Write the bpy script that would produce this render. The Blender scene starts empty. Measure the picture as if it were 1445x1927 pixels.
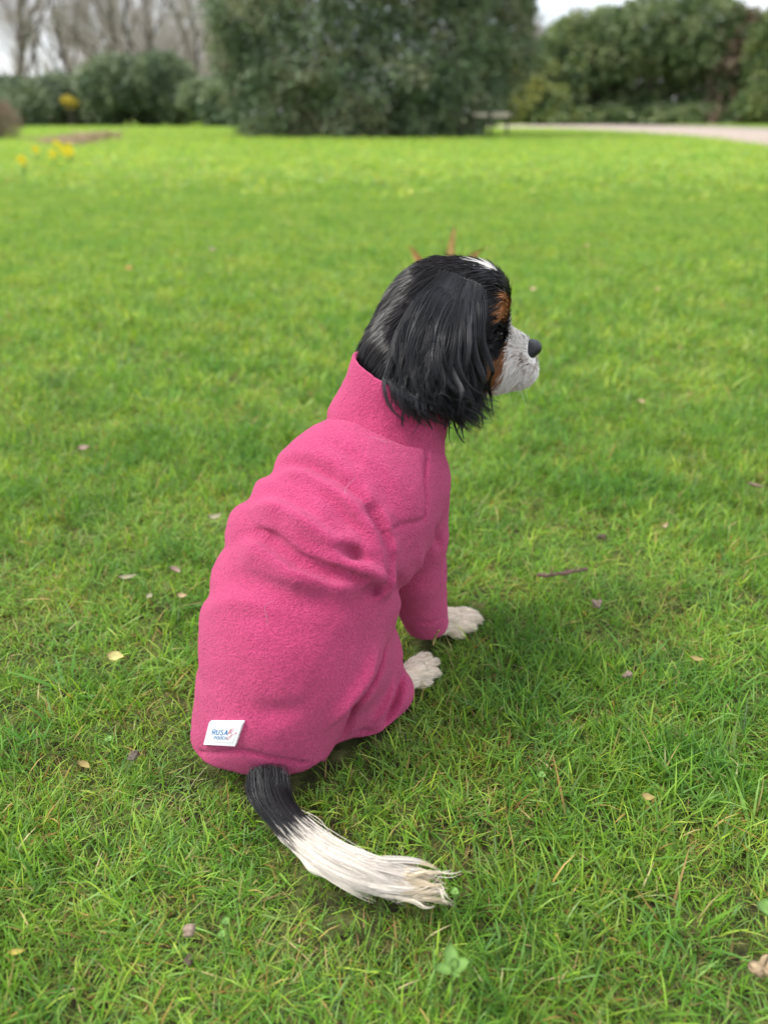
import bpy, bmesh, math, random
import numpy as np
from mathutils import Vector, Matrix

rng = np.random.default_rng(7)
random.seed(7)
SC = bpy.context.scene
COL = SC.collection

# ------------------------------------------------------------------ camera, sky, sun, exposure
CAM_H = 0.62
PITCH = math.radians(27.3)
FPX = 1448.0                      # focal length in pixels of the 1445 x 1927 photograph
CX, CY = 722.5, 963.5
cam_data = bpy.data.cameras.new('camera')
cam_data.sensor_fit = 'VERTICAL'
cam_data.sensor_height = 36.0
cam_data.lens = 36.0 * FPX / 1927.0
cam_data.clip_start = 0.02
cam_data.clip_end = 600.0
cam_data.dof.use_dof = True
cam_data.dof.focus_distance = 0.80
cam_data.dof.aperture_fstop = (cam_data.lens / 1000.0) / 0.0085
cam = bpy.data.objects.new('camera', cam_data)
COL.objects.link(cam)
cam.location = (0, 0, CAM_H)
cam.rotation_euler = (math.pi / 2 - PITCH, 0, 0)
SC.camera = cam
SC.render.resolution_x, SC.render.resolution_y = 767, 1024

SUN_EL, SUN_AZ = math.radians(56), math.radians(-95)   # azimuth from +Y towards +X
world = bpy.data.worlds.new('World')
SC.world = world
world.use_nodes = True
wn = world.node_tree.nodes
wl = world.node_tree.links
for n in list(wn):
    wn.remove(n)
sky = wn.new('ShaderNodeTexSky')
sky.sky_type = 'NISHITA'
sky.sun_disc = False
sky.sun_elevation = SUN_EL
sky.sun_rotation = SUN_AZ
sky.air_density = 1.0
sky.dust_density = 1.5
sky.ozone_density = 1.0
bg = wn.new('ShaderNodeBackground')
bg.inputs['Strength'].default_value = 0.112
wo = wn.new('ShaderNodeOutputWorld')
# thin bright cloud over most of the sky, blue showing in places
gtc = wn.new('ShaderNodeTexCoord')
cmap = wn.new('ShaderNodeMapping'); cmap.inputs['Scale'].default_value = (1.0, 1.0, 2.5)
cnz = wn.new('ShaderNodeTexNoise'); cnz.inputs['Scale'].default_value = 2.2; cnz.inputs['Detail'].default_value = 5
cramp = wn.new('ShaderNodeValToRGB')
cramp.color_ramp.elements[0].position = 0.30; cramp.color_ramp.elements[0].color = (0.35, 0.35, 0.35, 1)
cramp.color_ramp.elements[1].position = 0.62; cramp.color_ramp.elements[1].color = (0.95, 0.95, 0.95, 1)
cmix = wn.new('ShaderNodeMixRGB'); cmix.inputs[2].default_value = (6.3, 6.5, 6.9, 1)
wl.new(gtc.outputs['Generated'], cmap.inputs[0]); wl.new(cmap.outputs[0], cnz.inputs['Vector'])
wl.new(cnz.outputs['Fac'], cramp.inputs[0]); wl.new(cramp.outputs[0], cmix.inputs[0])
wl.new(sky.outputs[0], cmix.inputs[1])
# an overcast sky is about twice as bright overhead as at the horizon
csep = wn.new('ShaderNodeSeparateXYZ'); wl.new(gtc.outputs['Generated'], csep.inputs[0])
cgrad = wn.new('ShaderNodeMapRange'); cgrad.inputs['From Min'].default_value = 0.0; cgrad.inputs['From Max'].default_value = 1.0
cgrad.inputs['To Min'].default_value = 0.74; cgrad.inputs['To Max'].default_value = 1.22
wl.new(csep.outputs['Z'], cgrad.inputs['Value'])
cmul = wn.new('ShaderNodeMixRGB'); cmul.blend_type = 'MULTIPLY'; cmul.inputs[0].default_value = 1.0
wl.new(cmix.outputs[0], cmul.inputs[1]); wl.new(cgrad.outputs[0], cmul.inputs[2])
wl.new(cmul.outputs[0], bg.inputs['Color'])
wl.new(bg.outputs[0], wo.inputs['Surface'])

sun_data = bpy.data.lights.new('sun', 'SUN')
sun_data.energy = 1.5
sun_data.angle = math.radians(20)
sun_data.color = (1.0, 0.96, 0.9)
sun = bpy.data.objects.new('sun', sun_data)
COL.objects.link(sun)
sd = Vector((math.sin(SUN_AZ) * math.cos(SUN_EL), math.cos(SUN_AZ) * math.cos(SUN_EL), math.sin(SUN_EL)))
sun.rotation_euler = sd.to_track_quat('Z', 'Y').to_euler()
sun.location = sd * 20

SC.view_settings.view_transform = 'Standard'
SC.view_settings.look = 'None'
SC.view_settings.exposure = 1.42
SC.view_settings.gamma = 1.0
SC.view_settings.use_curve_mapping = False
SC.render.engine = 'CYCLES'
SC.cycles.max_bounces = 8
SC.cycles.transparent_max_bounces = 4
SC.cycles.use_denoising = True

# ------------------------------------------------------------------ helpers
_R = np.array([1.0, 0, 0])
_F = np.array([0, math.cos(PITCH), -math.sin(PITCH)])
_U = np.array([0, math.sin(PITCH), math.cos(PITCH)])
_E = np.array([0, 0, CAM_H])

def ray(px, py):
    d = _F + _R * ((px - CX) / FPX) + _U * ((CY - py) / FPX)
    return d / np.linalg.norm(d)

def P(px, py, y):
    """the place in the world, y metres ahead, that the photograph shows at that pixel"""
    d = ray(px, py)
    return _E + d * (y / d[1])

def G(px, py, z=0.0):
    """the same, on a level z"""
    d = ray(px, py)
    return _E + d * ((z - CAM_H) / d[2])

def RAD(rpx, p):
    return rpx * float(np.dot(np.asarray(p) - _E, _F)) / FPX

def project(v):
    q = np.asarray(v) - _E
    Z = q @ _F
    return np.stack([CX + FPX * (q @ _R) / Z, CY - FPX * (q @ _U) / Z, Z], -1)

def tag(o, label=None, cat=None, group=None, kind=None):
    if label: o['label'] = label
    if cat: o['category'] = cat
    if group: o['group'] = group
    if kind: o['kind'] = kind
    return o

def mesh_np(name, verts, faces, mat=None, parent=None, smooth=True, cols=None, uv=None):
    """one mesh object; faces is an (n,3) or (n,4) array, or a list of such arrays"""
    me = bpy.data.meshes.new(name)
    verts = np.ascontiguousarray(verts, dtype=np.float32)
    fl = [np.asarray(f, dtype=np.int32) for f in (faces if isinstance(faces, list) else [faces])]
    fl = [f for f in fl if len(f)]
    me.vertices.add(len(verts))
    me.vertices.foreach_set('co', verts.ravel())
    loops = np.concatenate([f.ravel() for f in fl])
    tot = np.concatenate([np.full(len(f), f.shape[1], np.int32) for f in fl])
    start = np.concatenate([[0], np.cumsum(tot)[:-1]]).astype(np.int32)
    me.loops.add(len(loops))
    me.loops.foreach_set('vertex_index', loops)
    me.polygons.add(len(tot))
    me.polygons.foreach_set('loop_start', start)
    me.polygons.foreach_set('loop_total', tot)
    if cols is not None:
        ca = me.color_attributes.new('tint', 'FLOAT_COLOR', 'POINT')
        c4 = np.ones((len(verts), 4), np.float32)
        c4[:, :3] = cols
        ca.data.foreach_set('color', c4.ravel())
    me.update(calc_edges=True)
    me.validate()
    if smooth:
        me.polygons.foreach_set('use_smooth', np.ones(len(me.polygons), bool))
    if mat is not None:
        for m in (mat if isinstance(mat, (list, tuple)) else [mat]):
            me.materials.append(m)
    o = bpy.data.objects.new(name, me)
    COL.objects.link(o)
    if parent is not None:
        o.parent = parent
        if any(abs(c) > 0 for c in parent.location):
            o.matrix_parent_inverse = Matrix.Translation(parent.location).inverted()
    return o

def empty(name, loc=(0, 0, 0)):
    o = bpy.data.objects.new(name, None)
    o.empty_display_size = 0.1
    COL.objects.link(o)
    o.location = loc
    return o

# value noise on arrays of points -------------------------------------------------
_perm = np.random.default_rng(3).permutation(4096).astype(np.int64)
_rnd = np.random.default_rng(4).random(4096).astype(np.float32)
def vnoise(p, scale=1.0, seed=0):
    q = np.asarray(p, dtype=np.float64) * scale + seed * 17.31
    i = np.floor(q).astype(np.int64)
    f = q - i
    f = f * f * (3 - 2 * f)
    def h(dx, dy, dz):
        return _rnd[_perm[(_perm[(_perm[(i[..., 0] + dx) & 4095] + i[..., 1] + dy) & 4095] + i[..., 2] + dz) & 4095]]
    x, y, z = f[..., 0], f[..., 1], f[..., 2]
    c00 = h(0,0,0)*(1-x)+h(1,0,0)*x; c10 = h(0,1,0)*(1-x)+h(1,1,0)*x
    c01 = h(0,0,1)*(1-x)+h(1,0,1)*x; c11 = h(0,1,1)*(1-x)+h(1,1,1)*x
    return (c00*(1-y)+c10*y)*(1-z)+(c01*(1-y)+c11*y)*z

def fbm(p, scale, octaves=4, seed=0):
    s, a, t = 0, 1.0, 0
    for k in range(octaves):
        s = s + a * vnoise(p, scale * 2 ** k, seed + k)
        t += a
        a *= 0.5
    return s / t

# signed-distance solids meshed as one continuous surface --------------------------
class Solid:
    def __init__(self, lo, hi, step):
        self.lo, self.step = np.array(lo, float), step
        self.n = np.ceil((np.array(hi) - self.lo) / step).astype(int) + 1
        self.f = np.full(self.n, 0.08, np.float32)
    def _box(self, lo, hi):
        a = np.clip(np.floor((lo - self.lo) / self.step).astype(int), 0, self.n)
        b = np.clip(np.ceil((hi - self.lo) / self.step).astype(int) + 1, 0, self.n)
        sl = tuple(slice(x, y) for x, y in zip(a, b))
        ax = [(self.lo[k] + self.step * np.arange(a[k], b[k])).astype(np.float32) for k in range(3)]
        return sl, np.meshgrid(*ax, indexing='ij', sparse=True)
    def _mix(self, sl, d, k, sub=False):
        a = self.f[sl]
        if sub:
            d = -d
            h = np.clip(0.5 - 0.5 * (d - a) / k, 0, 1) if k else None
            self.f[sl] = np.maximum(a, d) if not k else d * (1 - h) + a * h + k * h * (1 - h)
        else:
            h = np.clip(0.5 + 0.5 * (d - a) / k, 0, 1)
            self.f[sl] = d * (1 - h) + a * h - k * h * (1 - h)
    def cone(self, a, ra, b, rb, k=0.02):
        a, b = np.asarray(a, float), np.asarray(b, float)
        m = k + 0.03
        sl, (X, Y, Z) = self._box(np.minimum(a - ra, b - rb) - m, np.maximum(a + ra, b + rb) + m)
        ba = b - a
        l2 = max(float(ba @ ba), 1e-9)
        t = np.clip(((X - a[0]) * ba[0] + (Y - a[1]) * ba[1] + (Z - a[2]) * ba[2]) / l2, 0, 1)
        d = np.sqrt((X - a[0] - t * ba[0]) ** 2 + (Y - a[1] - t * ba[1]) ** 2 + (Z - a[2] - t * ba[2]) ** 2) - (ra + (rb - ra) * t)
        self._mix(sl, d, k)
    def ball(self, c, r, k=0.02, rot=None):
        c = np.asarray(c, float)
        r = np.ones(3) * np.asarray(r, float)
        M = np.eye(3) if rot is None else np.asarray(rot, float)      # rows are the axes
        m = r.max() + k + 0.03
        sl, (X, Y, Z) = self._box(c - m, c + m)
        q = [((X - c[0]) * M[i, 0] + (Y - c[1]) * M[i, 1] + (Z - c[2]) * M[i, 2]) for i in range(3)]
        k0 = np.sqrt(sum((q[i] / r[i]) ** 2 for i in range(3)))
        k1 = np.sqrt(sum((q[i] / r[i] ** 2) ** 2 for i in range(3)))
        self._mix(sl, k0 * (k0 - 1) / np.maximum(k1, 1e-6), k)
    def cut(self, p, n, lo=None, hi=None, k=0.006):
        n = np.asarray(n, float) / np.linalg.norm(n)
        big = np.ones(3) * 9
        sl, (X, Y, Z) = self._box(self.lo if lo is None else np.asarray(lo), self.lo + self.step * self.n if hi is None else np.asarray(hi))
        d = (X - p[0]) * n[0] + (Y - p[1]) * n[1] + (Z - p[2]) * n[2]
        a = self.f[sl]
        h = np.clip(0.5 - 0.5 * (d - a) / k, 0, 1)
        self.f[sl] = d * (1 - h) + a * h + k * h * (1 - h)
    def chain(self, pts, k=0.02):
        for (a, ra), (b, rb) in zip(pts[:-1], pts[1:]):
            self.cone(a, ra, b, rb, k)
    def carve(self, pts, k=0.006):
        for (a, ra), (b, rb) in zip(pts[:-1], pts[1:]):
            m = k + 0.02
            sl, (X, Y, Z) = self._box(np.minimum(a - ra, b - rb) - m, np.maximum(a + ra, b + rb) + m)
            ba = b - a
            t = np.clip(((X - a[0]) * ba[0] + (Y - a[1]) * ba[1] + (Z - a[2]) * ba[2]) / max(float(ba @ ba), 1e-9), 0, 1)
            d = (ra + (rb - ra) * t) - np.sqrt((X - a[0] - t * ba[0]) ** 2 + (Y - a[1] - t * ba[1]) ** 2 + (Z - a[2] - t * ba[2]) ** 2)
            f = self.f[sl]
            h = np.clip(0.5 - 0.5 * (d - f) / k, 0, 1)
            self.f[sl] = d * (1 - h) + f * h + k * h * (1 - h)
    def sample(self, p):
        q = (np.asarray(p) - self.lo) / self.step
        i = np.clip(np.floor(q).astype(int), 0, self.n - 2)
        f = np.clip(q - i, 0, 1)
        F = self.f
        r = 0
        for dx in (0, 1):
            for dy in (0, 1):
                for dz in (0, 1):
                    w = (f[..., 0] if dx else 1 - f[..., 0]) * (f[..., 1] if dy else 1 - f[..., 1]) * (f[..., 2] if dz else 1 - f[..., 2])
                    r = r + w * F[i[..., 0] + dx, i[..., 1] + dy, i[..., 2] + dz]
        return r
    def normal(self, p, e=None):
        e = e or self.step
        p = np.asarray(p, float)
        g = np.stack([self.sample(p + np.eye(3)[k] * e) - self.sample(p - np.eye(3)[k] * e) for k in range(3)], -1)
        return g / np.maximum(np.linalg.norm(g, axis=-1, keepdims=True), 1e-9)
    def cast(self, px, py, t0=0.3, t1=1.6):
        d = ray(px, py)
        t = np.arange(t0, t1, self.step * 0.7)
        p = _E + d * t[:, None]
        s = self.sample(p)
        ins = np.all((p > self.lo) & (p < self.lo + self.step * (self.n - 1)), axis=1)
        w = np.where((s < 0) & ins)[0]
        if not len(w):
            return None
        i = max(w[0], 1)
        u = s[i - 1] / (s[i - 1] - s[i] + 1e-9)
        return p[i - 1] + (p[i] - p[i - 1]) * np.clip(u, 0, 1)
    def mesh(self):
        F = self.f
        n = self.n
        S = F < 0
        c = [S[dx:n[0]-1+dx, dy:n[1]-1+dy, dz:n[2]-1+dz] for dx in (0,1) for dy in (0,1) for dz in (0,1)]
        cnt = sum(x.astype(np.int8) for x in c)
        act = (cnt > 0) & (cnt < 8)
        idx = np.argwhere(act)
        vid = np.full(act.shape, -1, np.int64)
        vid[act] = np.arange(len(idx))
        acc = np.zeros((len(idx), 3)); num = np.zeros(len(idx))
        cor = [(dx, dy, dz) for dx in (0,1) for dy in (0,1) for dz in (0,1)]
        val = np.stack([F[idx[:,0]+a, idx[:,1]+b, idx[:,2]+d] for a, b, d in cor], 1)
        for i in range(8):
            for j in range(i + 1, 8):
                if sum(abs(x - y) for x, y in zip(cor[i], cor[j])) != 1: continue
                a, b = val[:, i], val[:, j]
                x = (a < 0) != (b < 0)
                t = np.where(x, a / np.where(x, a - b, 1), 0)
                acc += np.where(x[:, None], np.array(cor[i]) + t[:, None] * (np.array(cor[j]) - np.array(cor[i])), 0)
                num += x
        v = self.lo + self.step * (idx + acc / num[:, None])
        quads = []
        for ax in range(3):
            o1, o2 = [k for k in range(3) if k != ax]
            sl0 = [slice(1, None)] * 3; sl1 = [slice(1, None)] * 3
            A = np.moveaxis(S, ax, 0)
            e = A[:-1] != A[1:]
            e = e[:, 1:-1, 1:-1]
            g = np.argwhere(e)
            pos = np.zeros_like(g)
            pos[:, ax] = g[:, 0]; pos[:, o1] = g[:, 1] + 1; pos[:, o2] = g[:, 2] + 1
            def q(a, b):
                r = pos.copy(); r[:, o1] += a; r[:, o2] += b
                return vid[r[:, 0], r[:, 1], r[:, 2]]
            Q = np.stack([q(-1,-1), q(0,-1), q(0,0), q(-1,0)], 1)
            ins = S[pos[:,0], pos[:,1], pos[:,2]]
            flip = ins if ax != 1 else ~ins
            Q[~flip] = Q[~flip][:, ::-1]
            quads.append(Q)
        return v, np.concatenate(quads)

def smooth_verts(v, quads, it=3, lam=0.5):
    e = np.concatenate([quads[:, [i, (i + 1) % quads.shape[1]]] for i in range(quads.shape[1])])
    e = np.concatenate([e, e[:, ::-1]])
    deg = np.bincount(e[:, 0], minlength=len(v)).astype(float)
    for _ in range(it):
        s = np.stack([np.bincount(e[:, 0], v[e[:, 1], k], minlength=len(v)) for k in range(3)], 1)
        v = v + lam * (s / np.maximum(deg, 1)[:, None] - v)
    return v

def vert_normals(v, quads):
    a, b, c, d = (v[quads[:, i]] for i in range(4))
    fn = np.cross(c - a, d - b)
    n = np.zeros_like(v)
    for k in range(3):
        for i in range(4):
            n[:, k] += np.bincount(quads[:, i], fn[:, k], minlength=len(v))
    return n / np.maximum(np.linalg.norm(n, axis=1, keepdims=True), 1e-12)

def seg_dist(p, poly):
    """distance of points to a polyline, and how far along it (0..1)"""
    best = np.full(len(p), 9.0); par = np.zeros(len(p))
    L = np.concatenate([[0], np.cumsum(np.linalg.norm(np.diff(poly, axis=0), axis=1))])
    for i in range(len(poly) - 1):
        a, b = poly[i], poly[i + 1]
        ab = b - a
        t = np.clip(((p - a) @ ab) / max(ab @ ab, 1e-12), 0, 1)
        d = np.linalg.norm(p - a - t[:, None] * ab, axis=1)
        m = d < best
        best[m] = d[m]; par[m] = (L[i] + t[m] * (L[i + 1] - L[i])) / L[-1]
    return best, par

def resample(pts, n):
    """a smooth curve through the points, n samples"""
    p = np.asarray(pts, float)
    q = np.vstack([2 * p[0] - p[1], p, 2 * p[-1] - p[-2]])
    t = np.linspace(0, len(p) - 1, n)
    i = np.minimum(t.astype(int), len(p) - 2)
    f = (t - i)[:, None]
    a, b, c, d = q[i], q[i + 1], q[i + 2], q[i + 3]
    return 0.5 * ((2 * b) + (c - a) * f + (2 * a - 5 * b + 4 * c - d) * f ** 2 + (3 * b - a - 3 * c + d) * f ** 3)

# materials -----------------------------------------------------------------------
def new_mat(name, base=(0.5, 0.5, 0.5), rough=0.8, spec=0.3):
    m = bpy.data.materials.new(name)
    m.use_nodes = True
    b = m.node_tree.nodes['Principled BSDF']
    b.inputs['Base Color'].default_value = (*base, 1)
    b.inputs['Roughness'].default_value = rough
    b.inputs['Specular IOR Level'].default_value = spec
    return m, m.node_tree.nodes, m.node_tree.links, b
# ================================================================== the dog
def B(px, py, y, r):
    p = P(px, py, y)
    return p, RAD(r, p)

dog = empty('dog', G(560, 1330))
tag(dog, 'black, white and tan spaniel in a pink fleece coat sitting on the lawn, looking away', 'dog')

# ---- fleece coat
m_fleece, N, L, bs = new_mat('pink_fleece', (0.55, 0.045, 0.17), 0.95, 0.12)
tc = N.new('ShaderNodeTexCoord')
n1 = N.new('ShaderNodeTexNoise'); n1.inputs['Scale'].default_value = 480; n1.inputs['Detail'].default_value = 3
n2 = N.new('ShaderNodeTexNoise'); n2.inputs['Scale'].default_value = 1500; n2.inputs['Detail'].default_value = 2
n3 = N.new('ShaderNodeTexNoise'); n3.inputs['Scale'].default_value = 22; n3.inputs['Detail'].default_value = 2
for n in (n1, n2, n3):
    L.new(tc.outputs['Object'], n.inputs['Vector'])
cr = N.new('ShaderNodeValToRGB')
cr.color_ramp.elements[0].position = 0.3; cr.color_ramp.elements[0].color = (0.48, 0.046, 0.140, 1)
cr.color_ramp.elements[1].position = 0.7; cr.color_ramp.elements[1].color = (0.69, 0.082, 0.215, 1)
L.new(n1.outputs['Fac'], cr.inputs[0])
mx = N.new('ShaderNodeMixRGB'); mx.blend_type = 'MULTIPLY'; mx.inputs[0].default_value = 0.25
L.new(cr.outputs[0], mx.inputs[1]); L.new(n3.outputs['Fac'], mx.inputs[2])
L.new(mx.outputs[0], bs.inputs['Base Color'])
ad = N.new('ShaderNodeMath'); ad.operation = 'MULTIPLY_ADD'; ad.inputs[1].default_value = 0.5
L.new(n2.outputs['Fac'], ad.inputs[0]); L.new(n1.outputs['Fac'], ad.inputs[2])
bp = N.new('ShaderNodeBump'); bp.inputs['Strength'].default_value = 0.9; bp.inputs['Distance'].default_value = 0.004
L.new(ad.outputs[0], bp.inputs['Height']); L.new(bp.outputs[0], bs.inputs['Normal'])
bs.inputs['Sheen Weight'].default_value = 0.38
bs.inputs['Sheen Roughness'].default_value = 0.45
bs.inputs['Sheen Tint'].default_value = (1.0, 0.40, 0.60, 1)

coat = Solid((-0.30, 0.44, -0.02), (0.16, 1.02, 0.42), 0.0026)
K = 0.035
coat.chain([B(510,1305,.63,136), B(548,1190,.665,156), B(597,1050,.71,160), B(676,932,.76,146), B(712,886,.785,116)], K)
coat.cone(*B(715,950,.775,92), *B(760,908,.80,74), k=K)
coat.cone(*B(590,1130,.70,134), *B(616,1230,.70,108), k=K)
coat.cone(*B(433,1395,.616,63), *B(548,1396,.614,60), k=0.045)        # the back panel hanging over the tail
coat.cone(*B(775,905,.84,60), *B(806,1130,.90,36), k=0.02)           # the other sleeve, beyond
coat.ball(*B(408,1412,.622,38), k=0.02)
coat.cone(*B(600,1240,.66,120), *B(676,1235,.71,80), k=0.03)
coat.cone(*B(630,1325,.66,70), *B(722,1300,.70,52), k=0.015)
coat.cone(*B(690,1350,.672,50), *B(742,1302,.705,34), k=0.012)
coat.cone(*B(470,1280,.68,95), *B(540,1250,.77,80), k=0.03)
sleeve = [B(779,945,.795,66), B(782,1010,.797,60), B(776,1078,.808,57), B(795,1140,.822,45), B(806,1185,.83,41)]
coat.chain(sleeve, 0.007)
ROLLS = [([(640,905),(680,945),(706,990),(722,1040),(728,1078)], .007, .016, .005, .014),
         ([(632,1052),(680,1066),(712,1088),(722,1100)], .010, .013, .003, .010),
         ([(610,1000),(655,1018),(688,1036),(702,1058)], .008, .011, .004, .010),
         ([(520,960),(580,985),(630,1030)], .016, .014, .010, .02),
         ([(490,1030),(560,1075),(640,1100)], .016, .014, .010, .02)]
CREASES = [([(708,958),(722,988),(735,1020),(742,1052),(738,1082),(730,1100)], .0042, .003),
           ([(640,1028),(656,1036),(672,1046),(690,1060)], .0038, .002), ([(694,1116),(708,1114),(728,1111)], .0060, .003),
           ([(730,1215),(707,1283),(674,1332),(646,1388)], .0035, .002), ([(757,1275),(742,1330),(726,1368)], .0030, .002),
           ([(470,1003),(505,1014),(557,1053),(627,1080),(690,1090)], .0040, .0005)]
made = []
for pts, r0, r1, sink, k in ROLLS:
    c = np.array([x for x in (coat.cast(*p) for p in pts) if x is not None])
    c = c - coat.normal(c, 0.006) * sink
    made.append([(p, r0 + (r1 - r0) * t) for p, t in zip(c, np.linspace(0, 1, len(c)))] + [k])
for m in made:
    coat.chain(m[:-1], m[-1])
for pts, r, sink in CREASES:
    c = np.array([x for x in (coat.cast(*p) for p in pts) if x is not None])
    c = c - coat.normal(c, 0.006) * sink
    w = np.linspace(0, np.pi, len(c) + 2)[1:-1]
    rr = r * (0.45 + 0.55 * np.sin(w))
    coat.carve(list(zip(c, rr)), 0.007)
coat.cut((0, 0, 0.026), (-.02, 0, -1), hi=(-.066, 1.0, .4), k=0.004)
coat.cut((0, 0, 0.006), (0, 0, -1), k=0.006)
cu0, cu1 = P(793, 1135, .83), P(803, 1172, .835)
coat.cut(cu1, (cu1 - cu0) + np.array([-.004, 0, 0]), lo=cu1 - 0.045, hi=cu1 + 0.05, k=0.006)
cv, cq = coat.mesh()
cv = smooth_verts(cv, cq, 6)

def on_coat(pts, n=None):
    r = [coat.cast(*p) for p in pts]
    r = np.array([x for x in r if x is not None])
    return resample(r, n or 8 * len(r)) if len(r) > 2 else r

# folds and seams: curves on the cloth, how deep (m, negative sinks), how wide (m)
FOLDS = [
    ([(508,882),(560,868),(611,888),(669,922),(702,969),(728,1020),(737,1052)], -0.0085, 0.0085, 0.45),
    ([(500,905),(560,892),(605,908),(655,940),(688,985),(712,1030),(722,1062)], 0.0045, 0.010, 0.4),
    ([(474,932),(520,926),(570,948),(615,985),(662,1010)], -0.0055, 0.0095, 0.5),
    ([(455,958),(520,952),(570,975),(620,1012),(668,1022),(690,1050)], 0.004, 0.009, 0.4),
    ([(434,1022),(470,1000),(505,1012),(557,1051),(627,1080),(704,1088)], -0.0070, 0.0095, 0.45),
    ([(650,1030),(668,1042),(684,1056)], -0.008, 0.0060, 0.8),
    ([(640,1060),(690,1072),(722,1088),(728,1100)], 0.007, 0.0075, 0.5),
    ([(696,1117),(708,1114),(722,1112)], -0.012, 0.0065, 0.8),
    ([(402,1108),(440,1090),(490,1100),(560,1120),(640,1135),(700,1130)], -0.0035, 0.013, 0.4),
    ([(384,1150),(450,1130),(540,1150)], 0.003, 0.012, 0.4),
    ([(364,1305),(444,1334),(527,1342),(590,1320)], -0.0030, 0.014, 0.5),
    ([(365,1255),(440,1270),(520,1262)], 0.0015, 0.014, 0.5),
    ([(728,1215),(706,1283),(673,1332),(646,1385)], -0.0110, 0.0065, 0.4),
    ([(712,1212),(688,1270),(650,1322),(612,1375)], 0.0075, 0.009, 0.4),
    ([(757,1275),(741,1330),(724,1368)], -0.0085, 0.005, 0.4),
    ([(744,1262),(724,1320),(700,1365)], 0.0055, 0.006, 0.4),
    ([(770,1295),(763,1330),(752,1355)], -0.004, 0.004, 0.4),
    ([(655,1385),(690,1378),(715,1380)], -0.004, 0.005, 0.5),
    ([(540,836),(590,820),(650,850),(700,890)], -0.0030, 0.010, 0.5),
    ([(700,860),(720,900),(740,960)], -0.0015, 0.012, 0.5),
    ([(748,1020),(752,1060),(757,1105),(768,1140)], -0.0070, 0.0100, 0.4),
    ([(786,1010),(788,1060),(796,1120)], 0.003, 0.009, 0.4),
    ([(820,990),(826,1020),(828,1050)], -0.004, 0.007, 0.4),
    ([(815,900),(830,930),(846,945)], -0.004, 0.007, 0.5),
    ([(832,968),(848,966),(852,962)], 0.005, 0.005, 0.6),
    ([(803,838),(801,900),(799,978)], -0.0042, 0.0020, 0.02),
    ([(640,772),(668,790),(705,806),(760,830),(806,842),(840,842)], -0.0045, 0.0036, 0.05),
    ([(722,1004),(760,986),(799,978),(850,970)], -0.0034, 0.0020, 0.02),
    ([(372,1416),(450,1415),(520,1428),(582,1436)], -0.0042, 0.0026, 0.05),
    ([(374,1434),(450,1433),(520,1444),(582,1450)], 0.0030, 0.0055, 0.05),
    ([(786,1166),(800,1172),(820,1170),(838,1160)], -0.0016, 0.0022, 0.05),
]
disp = np.zeros(len(cv))
for pts, amp, wid, tap in FOLDS:
    c = on_coat(pts)
    if len(c) < 3:
        continue
    near = np.where(np.all((cv > c.min(0) - 3.2 * wid) & (cv < c.max(0) + 3.2 * wid), axis=1))[0]
    d, t = seg_dist(cv[near], c)
    e = np.clip(np.minimum(t, 1 - t) / max(tap, 1e-3) * 1.0 + 0.15, 0, 1)
    e = e * e * (3 - 2 * e)
    disp[near] += 1.25 * amp * e * np.exp(-(d / (0.85 * wid)) ** 2)
# the same folds carried round the back
for (px, py), amp, wid in (((505,887), -.0065, .009), ((531,856), .003, .010), ((490,905), .0035, .008), ((470,932), -.0060, .009), ((450,968), .0045, .012), ((433,1022), -.0065, .009), ((412,1068), .004, .012), ((401,1106), -.0050, .009), ((386,1145), .003, .012), ((364,1225), -.002, .014)):
    s_ = P(px, py, .60 + .18 * (1450 - py) / 620)
    nrm = np.array([.25, .40, .88]) / np.linalg.norm([.25, .40, .88])
    d_ = (cv - s_) @ nrm
    w_ = np.linalg.norm(cv - s_, axis=1)
    disp += .68 * amp * np.exp(-(d_ / wid) ** 2) * np.exp(-(w_ / .06) ** 4)
disp += (fbm(cv, 26, 3) - 0.5) * 0.004 + (vnoise(cv, 330) - 0.5) * 0.0007
cn = vert_normals(cv, cq)
cv = cv + cn * disp[:, None]
cv = smooth_verts(cv, cq, 1, 0.4)
coat_o = mesh_np('coat', cv, cq, m_fleece, dog)

# ---- collar: a standing tube of the same fleece
cb, ct = P(726, 826, .792), P(758, 716, .800)
ax = (ct - cb) / np.linalg.norm(ct - cb)
nn = np.array([0.45, 0.02, 0.89]); nn /= np.linalg.norm(nn)
e1 = np.cross(nn, [0, 1, 0]); e1 /= np.linalg.norm(e1)
e2 = np.cross(nn, e1)
prof = [(-.3, .067), (-.1, .0705), (.0, .0715), (.10, .0708), (.25, .0680), (.5, .0630), (.75, .0610), (.93, .0606), (.99, .0604), (1.02, .0588),
        (1.01, .0560), (.95, .0548), (.7, .0540), (.2, .0540)]
prof = resample(np.array(prof), 60)
NA = 160
ang = np.linspace(0, 2 * np.pi, NA, endpoint=False)
rings = []
for t, r in prof:
    c = cb + (ct - cb) * t
    q = c + r * (np.cos(ang)[:, None] * e1 + 0.93 * np.sin(ang)[:, None] * e2)
    rings.append(q)
kv = np.concatenate(rings)
i, j = np.meshgrid(np.arange(len(prof) - 1), np.arange(NA), indexing='ij')
j2 = (j + 1) % NA
kq = np.stack([i * NA + j, (i + 1) * NA + j, (i + 1) * NA + j2, i * NA + j2], -1).reshape(-1, 4)
kn = vert_normals(kv, kq)
kv = kv + kn * ((fbm(kv, 30, 3, 5) - 0.5) * 0.006 + (vnoise(kv, 330) - 0.5) * 0.0007)[:, None]
mesh_np('collar', kv, kq[:, ::-1], m_fleece, coat_o)
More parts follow.
